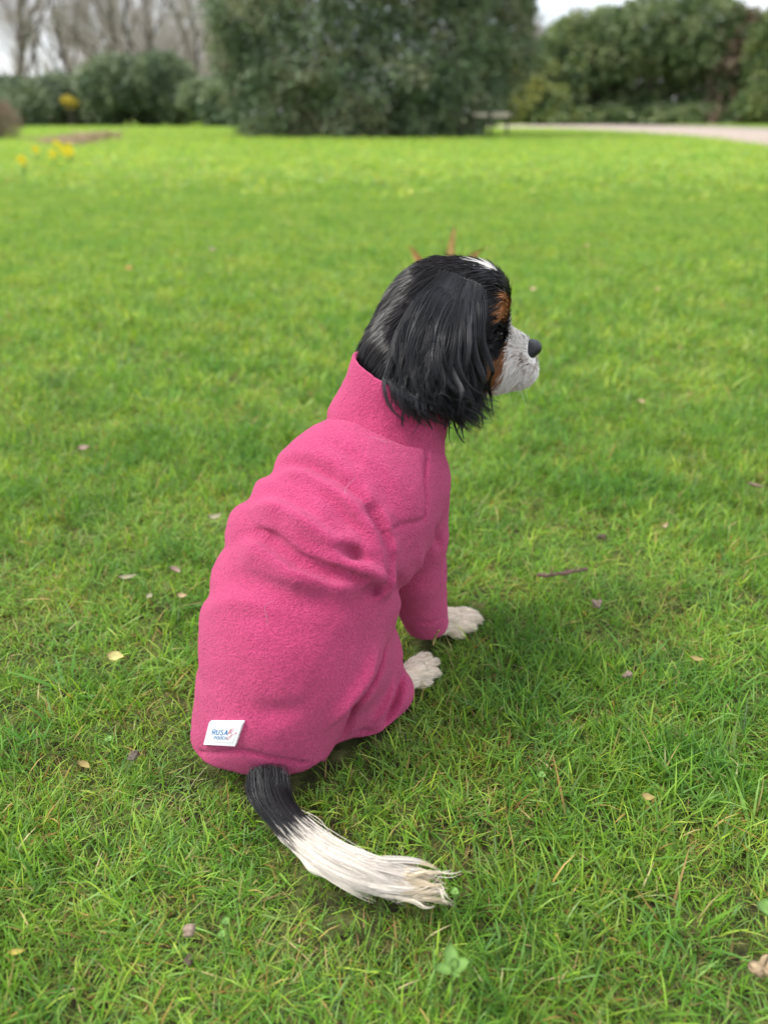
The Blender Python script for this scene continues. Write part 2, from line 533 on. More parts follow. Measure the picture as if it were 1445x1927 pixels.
# ---- the body: one continuous surface, head to paws to tail
HC = P(850, 583, .880)                                   # middle of the skull
HN = P(1001, 657, .908)                                  # nose
body = Solid((-0.24, 0.38, -0.01), (0.22, 1.02, 0.52), 0.0030)
body.chain([B(520,1300,.64,100), B(560,1180,.68,120), B(610,1050,.72,122), B(690,920,.77,108), B(735,840,.80,92), B(752,760,.808,82), B(768,690,.822,84), B(796,620,.855,86)], 0.02)
body.ball(HC, RAD(84, HC), 0.02)
body.ball(P(820, 575, .872), RAD(74, HC), 0.02)
body.cone(*B(898,560,.89,58), *B(914,612,.892,42), k=0.02)
body.cone(*B(880,660,.885,62), *B(925,690,.895,44), k=0.015)
body.cone(*B(938,660,.900,37), *B(978,676,.905,29), k=0.012)        # muzzle
body.cone(*B(940,640,.900,24), *B(990,652,.908,14), k=0.010)        # bridge
body.cone(*B(955,692,.894,30), *B(984,698,.899,23), k=0.008)        # lips
body.cone(*B(955,692,.912,30), *B(984,698,.915,23), k=0.008)
body.cone(*B(930,710,.897,26), *B(975,712,.905,15), k=0.010)        # chin
body.chain([B(780,930,.81,50), B(778,1060,.82,38), B(803,1150,.832,26), B(826,1168,.838,24)], 0.012)
body.chain([B(790,905,.86,45), B(790,1120,.90,26), B(800,1140,.90,22)], 0.012)
def paw(pts, toes):
    body.chain([(G(x, y, z), r) for x, y, z, r in pts], 0.008)
    for t in toes:
        body.chain([(G(x, y, z), r) for x, y, z, r in t], 0.0022)
paw([(818,1168,.026,.014), (846,1166,.021,.0145)],
    [[(853,1154,.019,.0065), (874,1152,.015,.0062), (893,1156,.008,.0050)], [(856,1164,.020,.0070), (880,1165,.015,.0066), (900,1166,.008,.0052)],
     [(853,1175,.018,.0070), (873,1179,.013,.0064), (889,1182,.007,.0050)], [(843,1183,.014,.0062), (856,1191,.010,.0058), (868,1195,.006,.0046)]])
paw([(752,1286,.026,.013), (780,1264,.021,.0145)],
    [[(776,1249,.019,.0065), (792,1240,.014,.0060), (804,1235,.008,.0048)], [(785,1257,.020,.0070), (804,1250,.014,.0064), (818,1247,.008,.0050)],
     [(788,1269,.018,.0070), (807,1266,.013,.0064), (821,1266,.007,.0050)], [(780,1281,.014,.0062), (795,1284,.010,.0058), (806,1284,.006,.0046)]])
body.cone(*B(600,1270,.66,60), *B(690,1250,.71,48), k=0.02)
body.cone(*B(640,1325,.665,34), *B(735,1290,.712,17), k=0.012)
TAIL = [(500,1400,.050,0.0140), (497,1455,.034,0.0140), (510,1500,.030,0.0129), (545,1560,.030,0.0121), (600,1616,.030,0.0121), (660,1648,.029,0.0109), (715,1664,.028,0.0086), (765,1668,.027,0.0047)]
body.chain([(G(x, y, z), r) for x, y, z, r in TAIL], 0.006)
bv, bq = body.mesh()
bv = smooth_verts(bv, bq, 2)

hx = (HN - HC) / np.linalg.norm(HN - HC)                 # towards the nose
hs = np.cross(hx, [0, 0, 1]); hs /= np.linalg.norm(hs)   # towards the dog's right side
hu = np.cross(hs, hx)
SMR = np.array([P(984, 672, .88), P(996, 689, .885)])
BLZ = np.array([P(926, 512, .885), P(938, 532, .89)])
BLACK, WHITE, TAN, CREAM = np.array([.0062, .0060, .0066]), np.array([.97, .92, .86]), np.array([.40, .165, .055]), np.array([.72, .60, .46])
fh = np.array([hx[0], hx[1], 0]); fh /= np.linalg.norm(fh)
def _marks(l):
    return np.array([((q - HC) @ fh, q[2] - HC[2]) for q in (body.cast(*p) for p in l) if q is not None])
_wb = _marks([(958,628),(957,650),(953,675),(949,700),(944,720),(936,734)]); _wb = _wb[np.argsort(_wb[:, 1])]
_tb = _marks([(912,680),(931,674),(946,661),(955,640)]); _tb = _tb[np.argsort(_tb[:, 0])]
def coat_colour(p):
    """black, white and tan marks of the animal, by place on its body"""
    p = np.asarray(p)
    n = len(p)
    c = np.tile(BLACK, (n, 1))
    q = p - HC
    x, s, u = q @ hx, q @ hs, q @ hu
    jit = (fbm(p, 90, 2) - 0.5) * 0.012
    head = np.linalg.norm(q, axis=1) < 0.17
    pr = project(p)
    face = head & (p[:, 0] > .070)
    xf, zf = q @ fh, q[:, 2]
    tan = face & (xf > 0.012) & (zf < np.interp(xf, _tb[:, 0], _tb[:, 1]) + jit * .6)
    c[tan] = TAN
    brow = head & (np.linalg.norm(p - P(943, 579, .875), axis=1) < 0.0145 + jit * .5)
    c[brow] = TAN * 1.35
    white = face & (xf > np.interp(zf, _wb[:, 1], _wb[:, 0]) + jit * .6) & (zf < .02 + jit)
    c[white] = WHITE
    blaze = head & (seg_dist(p, BLZ)[0] < 0.0070 + jit * .4)
    c[blaze] = WHITE
    smear = head & (seg_dist(p, SMR)[0] < .0032 + jit * .4)
    c[smear] = TAN * .55
    spot = head & (np.linalg.norm(p - P(989, 637, .905), axis=1) < 0.0038)
    c[spot] = BLACK * 4
    low = (~head) & (p[:, 2] < 0.075) & (p[:, 1] > 0.60)
    c[low] = WHITE * np.array([.80, .70, .58])
    td, tt = seg_dist(p, TAILC)
    tl = (p[:, 1] < 0.62) & (p[:, 2] < 0.09) & (td < .05)
    wt = tl & (tt > 0.46 + jit * 6)
    c[wt] = WHITE * np.array([1.0, .96, .88])
    return c
TAILC = resample([G(x, y, z) for x, y, z, r in TAIL], 60)

m_fur, N, L, bs = new_mat('dog_fur', (0.02, 0.02, 0.02), 0.30, 0.50)
at = N.new('ShaderNodeVertexColor'); at.layer_name = 'tint'
L.new(at.outputs['Color'], bs.inputs['Base Color'])
tr = N.new('ShaderNodeBsdfTranslucent'); L.new(at.outputs['Color'], tr.inputs['Color'])
ms = N.new('ShaderNodeMixShader'); ms.inputs[0].default_value = 0.12
L.new(bs.outputs[0], ms.inputs[1]); L.new(tr.outputs[0], ms.inputs[2]); L.new(ms.outputs[0], N['Material Output'].inputs['Surface'])
m_skin, N, L, bs = new_mat('dog_undercoat', (0.02, 0.02, 0.02), 0.75, 0.2)
at = N.new('ShaderNodeVertexColor'); at.layer_name = 'tint'
L.new(at.outputs['Color'], bs.inputs['Base Color'])
nz = N.new('ShaderNodeTexNoise'); nz.inputs['Scale'].default_value = 500
bp = N.new('ShaderNodeBump'); bp.inputs['Strength'].default_value = 0.5; bp.inputs['Distance'].default_value = 0.002
L.new(nz.outputs['Fac'], bp.inputs['Height']); L.new(bp.outputs[0], bs.inputs['Normal'])
body_o = mesh_np('body', bv, bq, m_skin, dog, cols=coat_colour(bv) * 0.9)

# ---- nose and eye
m_nose, N, L, bs = new_mat('nose_leather', (0.009, 0.009, 0.011), 0.32, 0.5)
vz = N.new('ShaderNodeTexVoronoi'); vz.inputs['Scale'].default_value = 900
bp = N.new('ShaderNodeBump'); bp.inputs['Strength'].default_value = 0.3; bp.inputs['Distance'].default_value = 0.001
L.new(vz.outputs['Distance'], bp.inputs['Height']); L.new(bp.outputs[0], bs.inputs['Normal'])
HN = HN - hx * .003 - np.array([0, .006, 0])
ns = Solid(HN - 0.03, HN + 0.03, 0.0012)
M = np.stack([hx, hs, hu])
ns.ball(HN + hx * .001 + hu * .003, (.0100, .0120, .0100), .004, M)
ns.ball(HN - hx * .001 - hu * .004 + hs * .004, (.007, .007, .007), .004, M)
ns.ball(HN - hx * .001 - hu * .004 - hs * .004, (.007, .007, .007), .004, M)
for sg in (1, -1):                                       # nostrils
    c = HN + hx * .007 + hs * sg * .0065 - hu * .001
    d, (X, Y, Z) = ns._box(c - .02, c + .02)
    g = np.sqrt((X - c[0]) ** 2 + (Y - c[1]) ** 2 + (Z - c[2]) ** 2) - .0024
    ns.f[d] = np.maximum(ns.f[d], -g)
nv, nq = ns.mesh()
mesh_np('nose', smooth_verts(nv, nq, 2), nq, m_nose, dog)
m_eye, N, L, bs = new_mat('eye', (0.012, 0.006, 0.004), 0.08, 0.6)
for sg in (1, -1):
    c = HC + hx * .062 + hs * sg * .034 + hu * .001
    c = c - body.normal(c[None], .004)[0] * (body.sample(c[None])[0] + .0075)
    es = Solid(c - .014, c + .014, .0012)
    es.ball(c, .0088, .002)
    ev, eq = es.mesh()
    mesh_np('eye', smooth_verts(ev, eq, 2), eq, m_eye, dog)

# ---- hair: every strand a thin tube of its own
def tubes(name, paths, rad, cols, parent, mat=None, sides=3):
    """paths (n, s, 3), rad (n, s), cols (n, s, 3)"""
    n, s, _ = paths.shape
    t = np.gradient(paths, axis=1)
    t /= np.maximum(np.linalg.norm(t, axis=2, keepdims=True), 1e-9)
    ref = np.broadcast_to(np.array([.31, .22, .92]), t.shape)
    a = np.cross(t, ref); a /= np.maximum(np.linalg.norm(a, axis=2, keepdims=True), 1e-9)
    b = np.cross(t, a)
    ang = 2 * np.pi * np.arange(sides) / sides
    V = paths[:, :, None] + rad[:, :, None, None] * (np.cos(ang)[:, None] * a[:, :, None] + np.sin(ang)[:, None] * b[:, :, None])
    idx = np.arange(n * s * sides).reshape(n, s, sides)
    i0, i1 = idx[:, :-1], idx[:, 1:]
    Q = np.stack([i0, np.roll(i0, -1, 2), np.roll(i1, -1, 2), i1], -1).reshape(-1, 4)
    C = np.repeat(cols[:, :, None], sides, 2).reshape(-1, 3)
    return mesh_np(name, V.reshape(-1, 3), Q, mat or m_fur, parent, cols=C)

def taper(n, s, r, tip=0.25, root=0.8):
    t = np.linspace(0, 1, s)
    w = np.minimum(root + (1 - root) * t / 0.2, 1) * (1 - (1 - tip) * np.clip((t - 0.4) / 0.6, 0, 1) ** 1.3)
    return np.asarray(r).reshape(-1, 1) * np.ones((n, 1)) * w

def push_out(p, margin):
    """keeps points outside the body, the coat and the collar; margin is one number or one per strand"""
    sh = p.shape
    q = p.reshape(-1, 3)
    mg = (np.ones(sh[:-1]) * (np.asarray(margin).reshape(-1, *([1] * (len(sh) - 2))))).reshape(-1)
    vw = _E - q
    vw /= np.linalg.norm(vw, axis=1)[:, None]
    for sol in (body, coat):
        d = sol.sample(q)
        ins = np.all((q > sol.lo) & (q < sol.lo + sol.step * (sol.n - 1)), axis=1)
        m = ins & (d < mg)
        if m.any():
            q[m] += sol.normal(q[m], .005) * (mg[m] - d[m])[:, None]
    hl = float((ct - cb) @ nn)
    off = (ct - cb) - nn * hl
    for _ in range(5):
        w = q - cb
        h = w @ nn
        k_ = np.clip(h / hl, 0, 1)
        r2 = w - h[:, None] * nn - k_[:, None] * off
        rl = np.linalg.norm(r2, axis=1)
        R_ = 0.0720 - 0.0110 * k_ + mg
        m = (h > -.03) & (h < hl + .004) & (rl < R_)
        if not m.any(): break
        rh = r2[m] / rl[m][:, None]
        dv = vw[m] * .75 + rh * .25
        q[m] += dv * ((R_[m] - rl[m]) / np.maximum((dv * rh).sum(1), .35))[:, None]
    return q.reshape(sh)

def grow(pts, field, length, lift, steps=8, lift_pow=1.0, curl=0.0):
    """short coat: each hair leaves its root and runs over the surface along the field"""
    n = len(pts)
    nrm = body.normal(pts)
    path = np.zeros((n, steps, 3))
    path[:, 0] = pts
    p = pts.copy()
    L_ = (length / (steps - 1)).reshape(-1, 1) if np.ndim(length) else length / (steps - 1)
    lf = lift if np.ndim(lift) else np.full(n, lift)
    for k in range(1, steps):
        d = field(p)
        nr = body.normal(p)
        d = d - nr * np.sum(d * nr, 1, keepdims=True)
        d /= np.maximum(np.linalg.norm(d, axis=1, keepdims=True), 1e-9)
        if curl:
            sd_ = np.cross(nr, d)
            d = d + sd_ * curl * np.sin(k * .9 + ph[:n, None] if False else k * .9 + 40 * pts[:, :1])
        p = p + d * L_
        sd0 = body.sample(p)
        p = p + nr * (lf * (k / (steps - 1)) ** lift_pow - sd0)[:, None]
        path[:, k] = p
    return path

def surface_points(sel, n):
    """random places on the body surface where sel holds"""
    f = bq[np.all(sel[bq], axis=1)]
    a, b, c, d = (bv[f[:, i]] for i in range(4))
    ar = np.linalg.norm(np.cross(c - a, d - b), axis=1)
    k = rng.choice(len(f), n, p=ar / ar.sum())
    u, v = rng.random((n, 1)), rng.random((n, 1))
    return a[k] * (1 - u) * (1 - v) + b[k] * u * (1 - v) + c[k] * u * v + d[k] * (1 - u) * v

def shade(c, amt=0.25):
    return c * (1 + amt * (rng.random((len(c), 1)) * 2 - 1))

down = np.array([0, 0, -1.0])
bx = bv - HC
hd = np.linalg.norm(bx, axis=1)
above_collar = (bv - ct) @ nn > -0.004
# skull and neck
sel = above_collar & ((bx @ hx) < 0.062)
pts = surface_points(sel, 15000)
back = -hx + np.array([-.1, 0, 0])
def f_head(p):
    q = p - HC
    k = np.clip((q @ hx + .04) / .09, 0, 1)[:, None]
    d = back * (0.55 + 0.5 * k) + down * (1.0 - 0.75 * k) + (vnoise(p, 45)[:, None] - .5) * .7 * hs + (vnoise(p, 120, 3)[:, None] - .5) * .5 * hu
    return d
ln = np.where((pts - HC) @ hx > 0.02, .022, .042) * (0.6 + 0.7 * rng.random(len(pts)))
pa = grow(pts, f_head, ln, 0.0012 + 0.006 * rng.random(len(pts)) ** 2.5)
cl = shade(coat_colour(pts), .4)
brn = (vnoise(pts, 25, 9) > .30) & (cl.sum(1) < .1)
cl[brn] = cl[brn] * np.array([2.0, 1.35, 1.35])
cl = np.repeat(cl[:, None], pa.shape[1], 1)
tubes('head_hair', pa, taper(len(pa), pa.shape[1], .00032 + .00026 * rng.random(len(pa)), .15), cl, body_o)['kind'] = 'stuff'
# wispy crown, standing off the top and back of the head
sel = above_collar & (bv[:, 2] > HC[2] + .0) & ((bx @ hx) < 0.02)
pts = surface_points(sel, 900)
pa = grow(pts, f_head, .018 + .022 * rng.random(len(pts)), .002 + .007 * rng.random(len(pts)) ** 2, lift_pow=1.6)
cl = np.repeat(shade(coat_colour(pts), .4)[:, None], pa.shape[1], 1)
tubes('crown_hair', pa, taper(len(pa), pa.shape[1], .00038 + .0002 * rng.random(len(pa)), .15), cl, body_o)['kind'] = 'stuff'
# face: short and close
sel = above_collar & ((bx @ hx) > 0.045)
pts = surface_points(sel, 9000)
pts = pts[np.linalg.norm(pts - HN - hx * .004, axis=1) > .0135]
pts = pts[np.linalg.norm(pts - (HC + hx * .062 + hs * .034), axis=1) > .008]
def f_face(p):
    q = p - HC
    k = np.clip(-(q @ hu) / .04, 0, 1)[:, None]
    return -hx * (1 - .35 * k) + down * (.25 + .9 * k) + (vnoise(p, 100)[:, None] - .5) * .5 * hs
ln = (.008 + .010 * np.clip(-((pts - HC) @ hu) / .05, 0, 1)) * (.7 + .6 * rng.random(len(pts)))
pa = grow(pts, f_face, ln, .0015 + .0035 * rng.random(len(pts)), steps=5)
cl = shade(coat_colour(pts + rng.normal(0, .0022, pts.shape)), .2)
fk = (rng.random(len(pts)) < .10) & (cl.sum(1) > 1.5)
cl[fk] = cl[fk] * np.array([.55, .40, .30])
cl = np.repeat(cl[:, None], pa.shape[1], 1)
tubes('face_fur', pa, taper(len(pa), pa.shape[1], .00030 + .0002 * rng.random(len(pa)), .2), cl, body_o)['kind'] = 'stuff'
# whiskers
wp = []
for k in range(8):
    r0 = body.cast(945 + rng.random() * 45, 690 + rng.random() * 28)
    if r0 is None: continue
    nr = body.normal(r0[None])[0]
    d = nr * .5 + down * .55 + hx * (.2 - 1.1 * rng.random()) + rng.normal(0, .12, 3)
    d /= np.linalg.norm(d)
    t = np.linspace(0, 1, 8)[:, None]
    wp.append(r0 + d * t * (.018 + .025 * rng.random()) + down * t ** 2 * .006)
wp = np.array(wp)
tubes('whiskers', wp, taper(len(wp), 8, np.full(len(wp), .00013), .2), np.tile(WHITE * .95, (len(wp), 8, 1)), body_o)['kind'] = 'stuff'

# ---- ears: a flap each, hung with long wavy locks
def sheet(guides, n, seg, spread, clump, wave, lens=(.85, 1.05), llo=.86, stag=0.0):
    """hair between guide curves (g, k, 3): n strands gathered into locks"""
    g = np.array([resample(c, seg) for c in guides])
    nl = max(n // clump, 1)
    def at_(s):
        f = s * (len(g) - 1)
        i = np.minimum(f.astype(int), len(g) - 2)
        w = (f - i)[:, None, None]
        w = w * w * (3 - 2 * w) * .5 + w * .5
        return g[i] * (1 - w) + g[i + 1] * w
    ls = (np.arange(nl) + rng.random(nl)) / nl
    lock = at_(ls)
    drift = rng.normal(0, 1, nl)
    jit0 = rng.normal(0, .0035, nl) * (wave > .006)
    lay = rng.random(nl)
    t = np.linspace(0, 1, seg)
    ph_ = rng.random(nl) * 6.28
    fr = 5 + 5 * rng.random(nl)
    am = wave * (.4 + 1.1 * rng.random(nl))
    ll = llo + (1 - llo) * rng.random(nl) ** .6
    tang = np.gradient(lock, axis=1)
    tang /= np.linalg.norm(tang, axis=2, keepdims=True)
    vw = _E - lock
    vw /= np.linalg.norm(vw, axis=2, keepdims=True)
    sdw = np.cross(tang, vw)
    out = np.cross(sdw, tang)
    w = jit0[:, None] + (drift * wave * .9)[:, None] * t + am[:, None] * np.sin(fr[:, None] * t + ph_[:, None]) * (np.clip(t * 1.3, 0, 1) ** 1.8)
    w2 = am[:, None] * .8 * np.cos(fr[:, None] * t * 1.1 + ph_[:, None] * 1.7) * t
    lock = lock + sdw * w[..., None] + out * (w2 + (lay * spread)[:, None] * np.clip(t * 2.5, .03, 1))[..., None]
    k = np.repeat(np.arange(nl), clump)[:n]
    base = lock[k]
    off = rng.normal(0, 1, (len(k), 2))
    cw = (1 - .88 * t ** .9)
    p = base + sdw[k] * (off[:, :1] * .0034 * cw)[..., None] + out[k] * (off[:, 1:] * .0022 * cw)[..., None]
    L_ = (lens[0] + (lens[1] - lens[0]) * rng.random(len(k))) * ll[k]
    s0_ = stag * rng.random(len(k))[:, None]
    ti = np.clip(s0_ + t[None] * (L_[:, None] - s0_), 0, 1) * (seg - 1)
    i = np.minimum(ti.astype(int), seg - 2)
    f = (ti - i)[..., None]
    r = np.arange(len(k))[:, None]
    return p[r, i] * (1 - f) + p[r, i + 1] * f, lay[k], k

def curve3(px, ys):
    return [P(x, y, d) for (x, y), d in zip(px, ys)]
EAR = [
    curve3([(844,524),(800,568),(772,640),(768,700),(782,756)], [.842,.812,.795,.775,.762]),
    curve3([(851,525),(814,575),(786,655),(780,725),(798,772)], [.838,.806,.782,.762,.752]),
    curve3([(858,527),(822,590),(795,670),(785,740),(808,783)], [.836,.803,.775,.755,.747]),
    curve3([(866,530),(843,600),(825,680),(822,745),(842,792)], [.836,.803,.775,.758,.750]),
    curve3([(874,532),(862,605),(852,685),(858,750),(880,798)], [.838,.806,.782,.768,.764]),
    curve3([(878,534),(870,605),(856,685),(866,750),(898,802)], [.842,.812,.792,.782,.780]),
    curve3([(884,536),(882,600),(868,675),(880,738),(924,794)], [.848,.822,.806,.798,.795]),
    curve3([(894,540),(894,592),(882,640),(870,692),(880,742)], [.856,.834,.826,.822,.816]),
]
for a in EAR:                                            # hair is rooted in the skin of the head
    q = project(a[0][None])[0]
    r0 = body.cast(q[0], q[1])
    if r0 is not None:
        a[0] = r0 - body.normal(r0[None], .005)[0] * .003
        a[1] = a[1] * .8 + (r0 + (a[1] - a[0]) ) * .2
flap = Solid(P(830, 650, .80) - .14, P(830, 650, .80) + .14, .003)
for a in EAR[1:7]:
    g = resample(a, 9)[2:6]
    flap.chain([(p + np.array([0, .016, 0]), .004) for p in g], .012)
fv, fq = flap.mesh()
fv = smooth_verts(fv, fq, 3)
ear_o = mesh_np('ear', fv, fq, m_skin, dog, cols=np.tile(BLACK * 1.0, (len(fv), 1)))
pa, lay, lk = sheet(EAR, 18000, 26, .018, 46, .0105, (.82, 1.08), .64, .24)
pa = push_out(pa, .001 + .009 * lay)
cl = np.tile(BLACK, (len(pa), 1)) * 1.15 * (.4 + 1.0 * lay[:, None] + 2.0 * rng.random((len(pa), 1)) ** 2) * (.4 + 1.6 * rng.random(lk.max() + 1)[lk][:, None])
tubes('ear_hair', pa, taper(len(pa), 26, .00020 + .00022 * rng.random(len(pa)), .12), np.repeat(cl[:, None], 26, 1), ear_o)['kind'] = 'stuff'
pa, lay, lk = sheet(EAR, 620, 18, .02, 3, .011, (.7, 1.10), .8, .1)
pa = push_out(pa, .002)
tubes('stray_hair', pa, taper(len(pa), 18, np.full(len(pa), .00022), .3), np.tile(BLACK * 1.6, (len(pa), 18, 1)), ear_o)['kind'] = 'stuff'
# the far ear, the mirror of this one about the head's middle plane
def mirror(p):
    return p - 2 * ((p - HC) @ hs)[..., None] * hs + hx * .028 + hs * .012
fm = mirror(fv)
ear2 = mesh_np('ear', fm, fq[:, ::-1], m_skin, dog, cols=np.tile(BLACK, (len(fm), 1)))
pa, lay, lk = sheet(EAR, 1800, 14, .012, 20, .0036)
pa = push_out(mirror(pa), .0012)
tubes('ear_hair', pa, taper(len(pa), 14, .0005 + .0003 * rng.random(len(pa)), .25), np.tile(BLACK * 1.3, (len(pa), 14, 1)), ear2)['kind'] = 'stuff'

# ---- paw feathering
sel = (bv[:, 2] < .06) & (bv[:, 1] > .66) & (bv[:, 0] > .02)
pts = surface_points(sel, 5200)
pts = pts[pts[:, 2] > .006]
pc = G(850, 1168, .02); ph2 = G(785, 1266, .02)
def f_paw(p):
    d = np.where((np.linalg.norm(p - pc, axis=1) < np.linalg.norm(p - ph2, axis=1))[:, None], np.array([.85, .35, -.25]), np.array([.85, .40, -.22]))
    return d + (vnoise(p, 160)[:, None] - .5) * np.array([-.8, 1.0, 0])
pa = grow(pts, f_paw, .007 + .009 * rng.random(len(pts)) + .012 * (rng.random(len(pts)) < .14), .0006 + .0032 * rng.random(len(pts)) ** 2, steps=7)
cl = WHITE * np.array([1.0, .90, .76]) * (.66 + .35 * vnoise(pts, 140, 4)[:, None] + .35 * rng.random((len(pts), 1)) ** 2)
tubes('paw_fur', pa, taper(len(pa), 7, .00026 + .0002 * rng.random(len(pa)), .2), np.repeat(cl[:, None], 7, 1), body_o)['kind'] = 'stuff'

# ---- tail: wet locks combed back along the bone and fanning past its end
def T3(l, z): return [G(x, y, q) for (x, y), q in zip(l, z)]
TG = [
    T3([(474,1440),(478,1500),(514,1558),(566,1610),(634,1652),(704,1677),(785,1688),(846,1687)], [.05,.034,.032,.030,.026,.022,.016,.012]),
    T3([(487,1440),(494,1500),(530,1557),(585,1608),(654,1647),(722,1671),(800,1684),(852,1688)], [.055,.044,.042,.042,.040,.034,.026,.016]),
    T3([(500,1440),(509,1497),(547,1552),(604,1602),(674,1638),(742,1658),(805,1671),(842,1675)], [.056,.048,.046,.046,.044,.040,.032,.024]),
    T3([(513,1440),(524,1492),(560,1542),(621,1590),(696,1623),(758,1640),(808,1656),(836,1662)], [.055,.046,.044,.044,.044,.040,.034,.028]),
    T3([(528,1443),(538,1490),(569,1533),(625,1574),(690,1609),(744,1630),(786,1645),(806,1652)], [.05,.040,.038,.038,.038,.036,.032,.028]),
]
for g_ in (0, 1, 3, 4):                                  # gather the locks about the middle one
    for k_ in range(2, 8):
        TG[g_][k_] = TG[g_][k_] * .74 + TG[2][k_] * .26
tt_all, cc_all = [], []
for n, c0, c1, cs, wv in ((4200, 0.0, .36, 30, .0036), (6600, .20, 1.0, 44, .0058)):
    st = c0 + (c1 - c0 - .12) * rng.random(n // cs + 1)
    pa, lay, lk = sheet(TG, n, 40, .006, cs, wv, (1, 1))
    # each lock takes its own stretch of the tail
    k = np.repeat(np.arange(n // cs + 1), cs)[:len(pa)]
    s0 = np.clip(st[k] + rng.normal(0, .015, len(pa)), 0, .9); s1 = np.minimum(s0 + .22 + .25 * rng.random(len(pa)), (.62 + .38 * rng.random(n // cs + 1) ** 1.1)[k] + rng.normal(0, .035, len(pa)))
    s1 = np.clip(s1, 0, 1)
    s1 = np.maximum(s1, s0 + .05)
    u = (s0[:, None] + (s1 - s0)[:, None] * np.linspace(0, 1, 14)) * 39
    i = np.minimum(u.astype(int), 38); f = (u - i)[..., None]; r = np.arange(len(pa))[:, None]
    q = pa[r, i] * (1 - f) + pa[r, i + 1] * f
    late = (s0[:, None] + (s1 - s0)[:, None] * np.linspace(0, 1, 14))
    wh = late > (.355 + rng.normal(0, .034, len(pa)))[:, None]
    wc = (WHITE * np.array([1, .96, .88]) * (.60 + .38 * rng.random((len(pa), 1))))[:, None]
    bc_ = (BLACK * (1 + 1.5 * rng.random((len(pa), 1))))[:, None]
    c = np.where(wh[..., None], wc, bc_)
    c = np.where((wh & (late > .82))[..., None], c * np.array([.97, .88, .70]), c)
    tt_all.append(q); cc_all.append(c)
WISPS = [[(730,1640),(775,1632),(815,1642),(850,1636)], [(770,1668),(812,1652),(826,1640),(828,1660)], [(780,1684),(826,1668),(838,1690),(856,1702)], [(720,1690),(775,1700),(800,1712),(818,1708)],
         [(600,1560),(640,1592),(680,1604),(700,1612)], [(745,1690),(800,1686),(830,1678),(846,1690)],
         [(545,1530),(590,1548),(612,1570),(640,1600)], [(760,1650),(800,1640),(845,1645),(868,1640)]]
for wi in WISPS:
    base_ = resample([G(x, y, .036 - .010 * k / 3) for k, (x, y) in enumerate(wi)], 14)
    m_ = 4
    off = rng.normal(0, .0020, (m_, 1, 3)) * (1 - .55 * np.linspace(0, 1, 14))[None, :, None]
    tt_all.append(base_[None] + off)
    col_ = WHITE * np.array([1, .93, .80])
    cc_all.append(np.tile(col_ * .9, (m_, 14, 1)))
pa = np.concatenate(tt_all); cl = np.concatenate(cc_all)
tubes('tail_hair', pa, taper(len(pa), 14, .00022 + .0002 * rng.random(len(pa)), .12), cl, body_o)['kind'] = 'stuff'

# ---- the sewn-on label
m_label, N, L, bs = new_mat('label_white', (0.82, 0.82, 0.82), 0.5, 0.3)
m_blue, *_ = new_mat('label_blue', (0.03, 0.17, 0.42), 0.5, 0.3)
m_rose, *_ = new_mat('label_rose', (0.50, 0.06, 0.13), 0.5, 0.3)
m_grey, *_ = new_mat('label_stitch', (0.55, 0.54, 0.54), 0.6, 0.3)
LC = [np.array(p, float) for p in ((398,1356),(460,1357),(446,1401),(387,1398))]
def lab(u, v, h):
    px = LC[0] * (1 - u) * (1 - v) + LC[1] * u * (1 - v) + LC[2] * u * v + LC[3] * (1 - u) * v
    p = coat.cast(*px)
    return p, h
lab_n = coat.normal(coat.cast(424, 1378)[None], .012)[0]
gu, gv = 13, 9
grid = np.array([[lab(i / (gu - 1), j / (gv - 1), 0)[0] for i in range(gu)] for j in range(gv)])
def lab_at(u, v, h):
    x, y = u * (gu - 1), v * (gv - 1)
    i, j = min(int(x), gu - 2), min(int(y), gv - 2)
    f, g = x - i, y - j
    p = grid[j, i] * (1-f) * (1-g) + grid[j, i+1] * f * (1-g) + grid[j+1, i+1] * f * g + grid[j+1, i] * (1-f) * g
    return p + lab_n * h
LH = 0.0032
vs, fs, mi = [], [], []
def add_grid(nu, nv, fn, mat):
    o = len(vs)
    for j in range(nv):
        for i in range(nu):
            vs.append(fn(i / (nu - 1), j / (nv - 1)))
    for j in range(nv - 1):
        for i in range(nu - 1):
            fs.append((o + j*nu + i, o + (j+1)*nu + i, o + (j+1)*nu + i + 1, o + j*nu + i + 1)); mi.append(mat)
add_grid(gu, gv, lambda u, v: lab_at(u, v, LH), 0)
bor = [(i/(gu-1), 0) for i in range(gu)] + [(1, j/(gv-1)) for j in range(1, gv)] + [(1 - i/(gu-1), 1) for i in range(1, gu)] + [(0, 1 - j/(gv-1)) for j in range(1, gv - 1)]
o = len(vs)
for u, v in bor:
    vs.append(lab_at(u, v, LH)); vs.append(lab_at(u, v, -.002))
nb = len(bor)
for i in range(nb):
    k = (i + 1) % nb
    fs.append((o + 2*i, o + 2*k, o + 2*k + 1, o + 2*i + 1)); mi.append(0)
def stroke(pts, w, mat, h=LH + .0003, closed=False):
    """a flat printed line through (u, v) points, w wide in v"""
    p = np.array(pts, float)
    asp = 1.42
    q = p * np.array([asp, 1])
    t = np.gradient(q, axis=0); t /= np.maximum(np.linalg.norm(t, axis=1, keepdims=True), 1e-9)
    nrm_ = np.stack([-t[:, 1], t[:, 0]], 1)
    a, b = (q + nrm_ * w / 2) / [asp, 1], (q - nrm_ * w / 2) / [asp, 1]
    o = len(vs)
    for x, y in zip(a, b):
        vs.append(lab_at(*np.clip(x, 0.01, .99), h)); vs.append(lab_at(*np.clip(y, 0.01, .99), h))
    for i in range(len(p) - 1):
        fs.append((o + 2*i, o + 2*i + 1, o + 2*i + 3, o + 2*i + 2)); mi.append(mat)
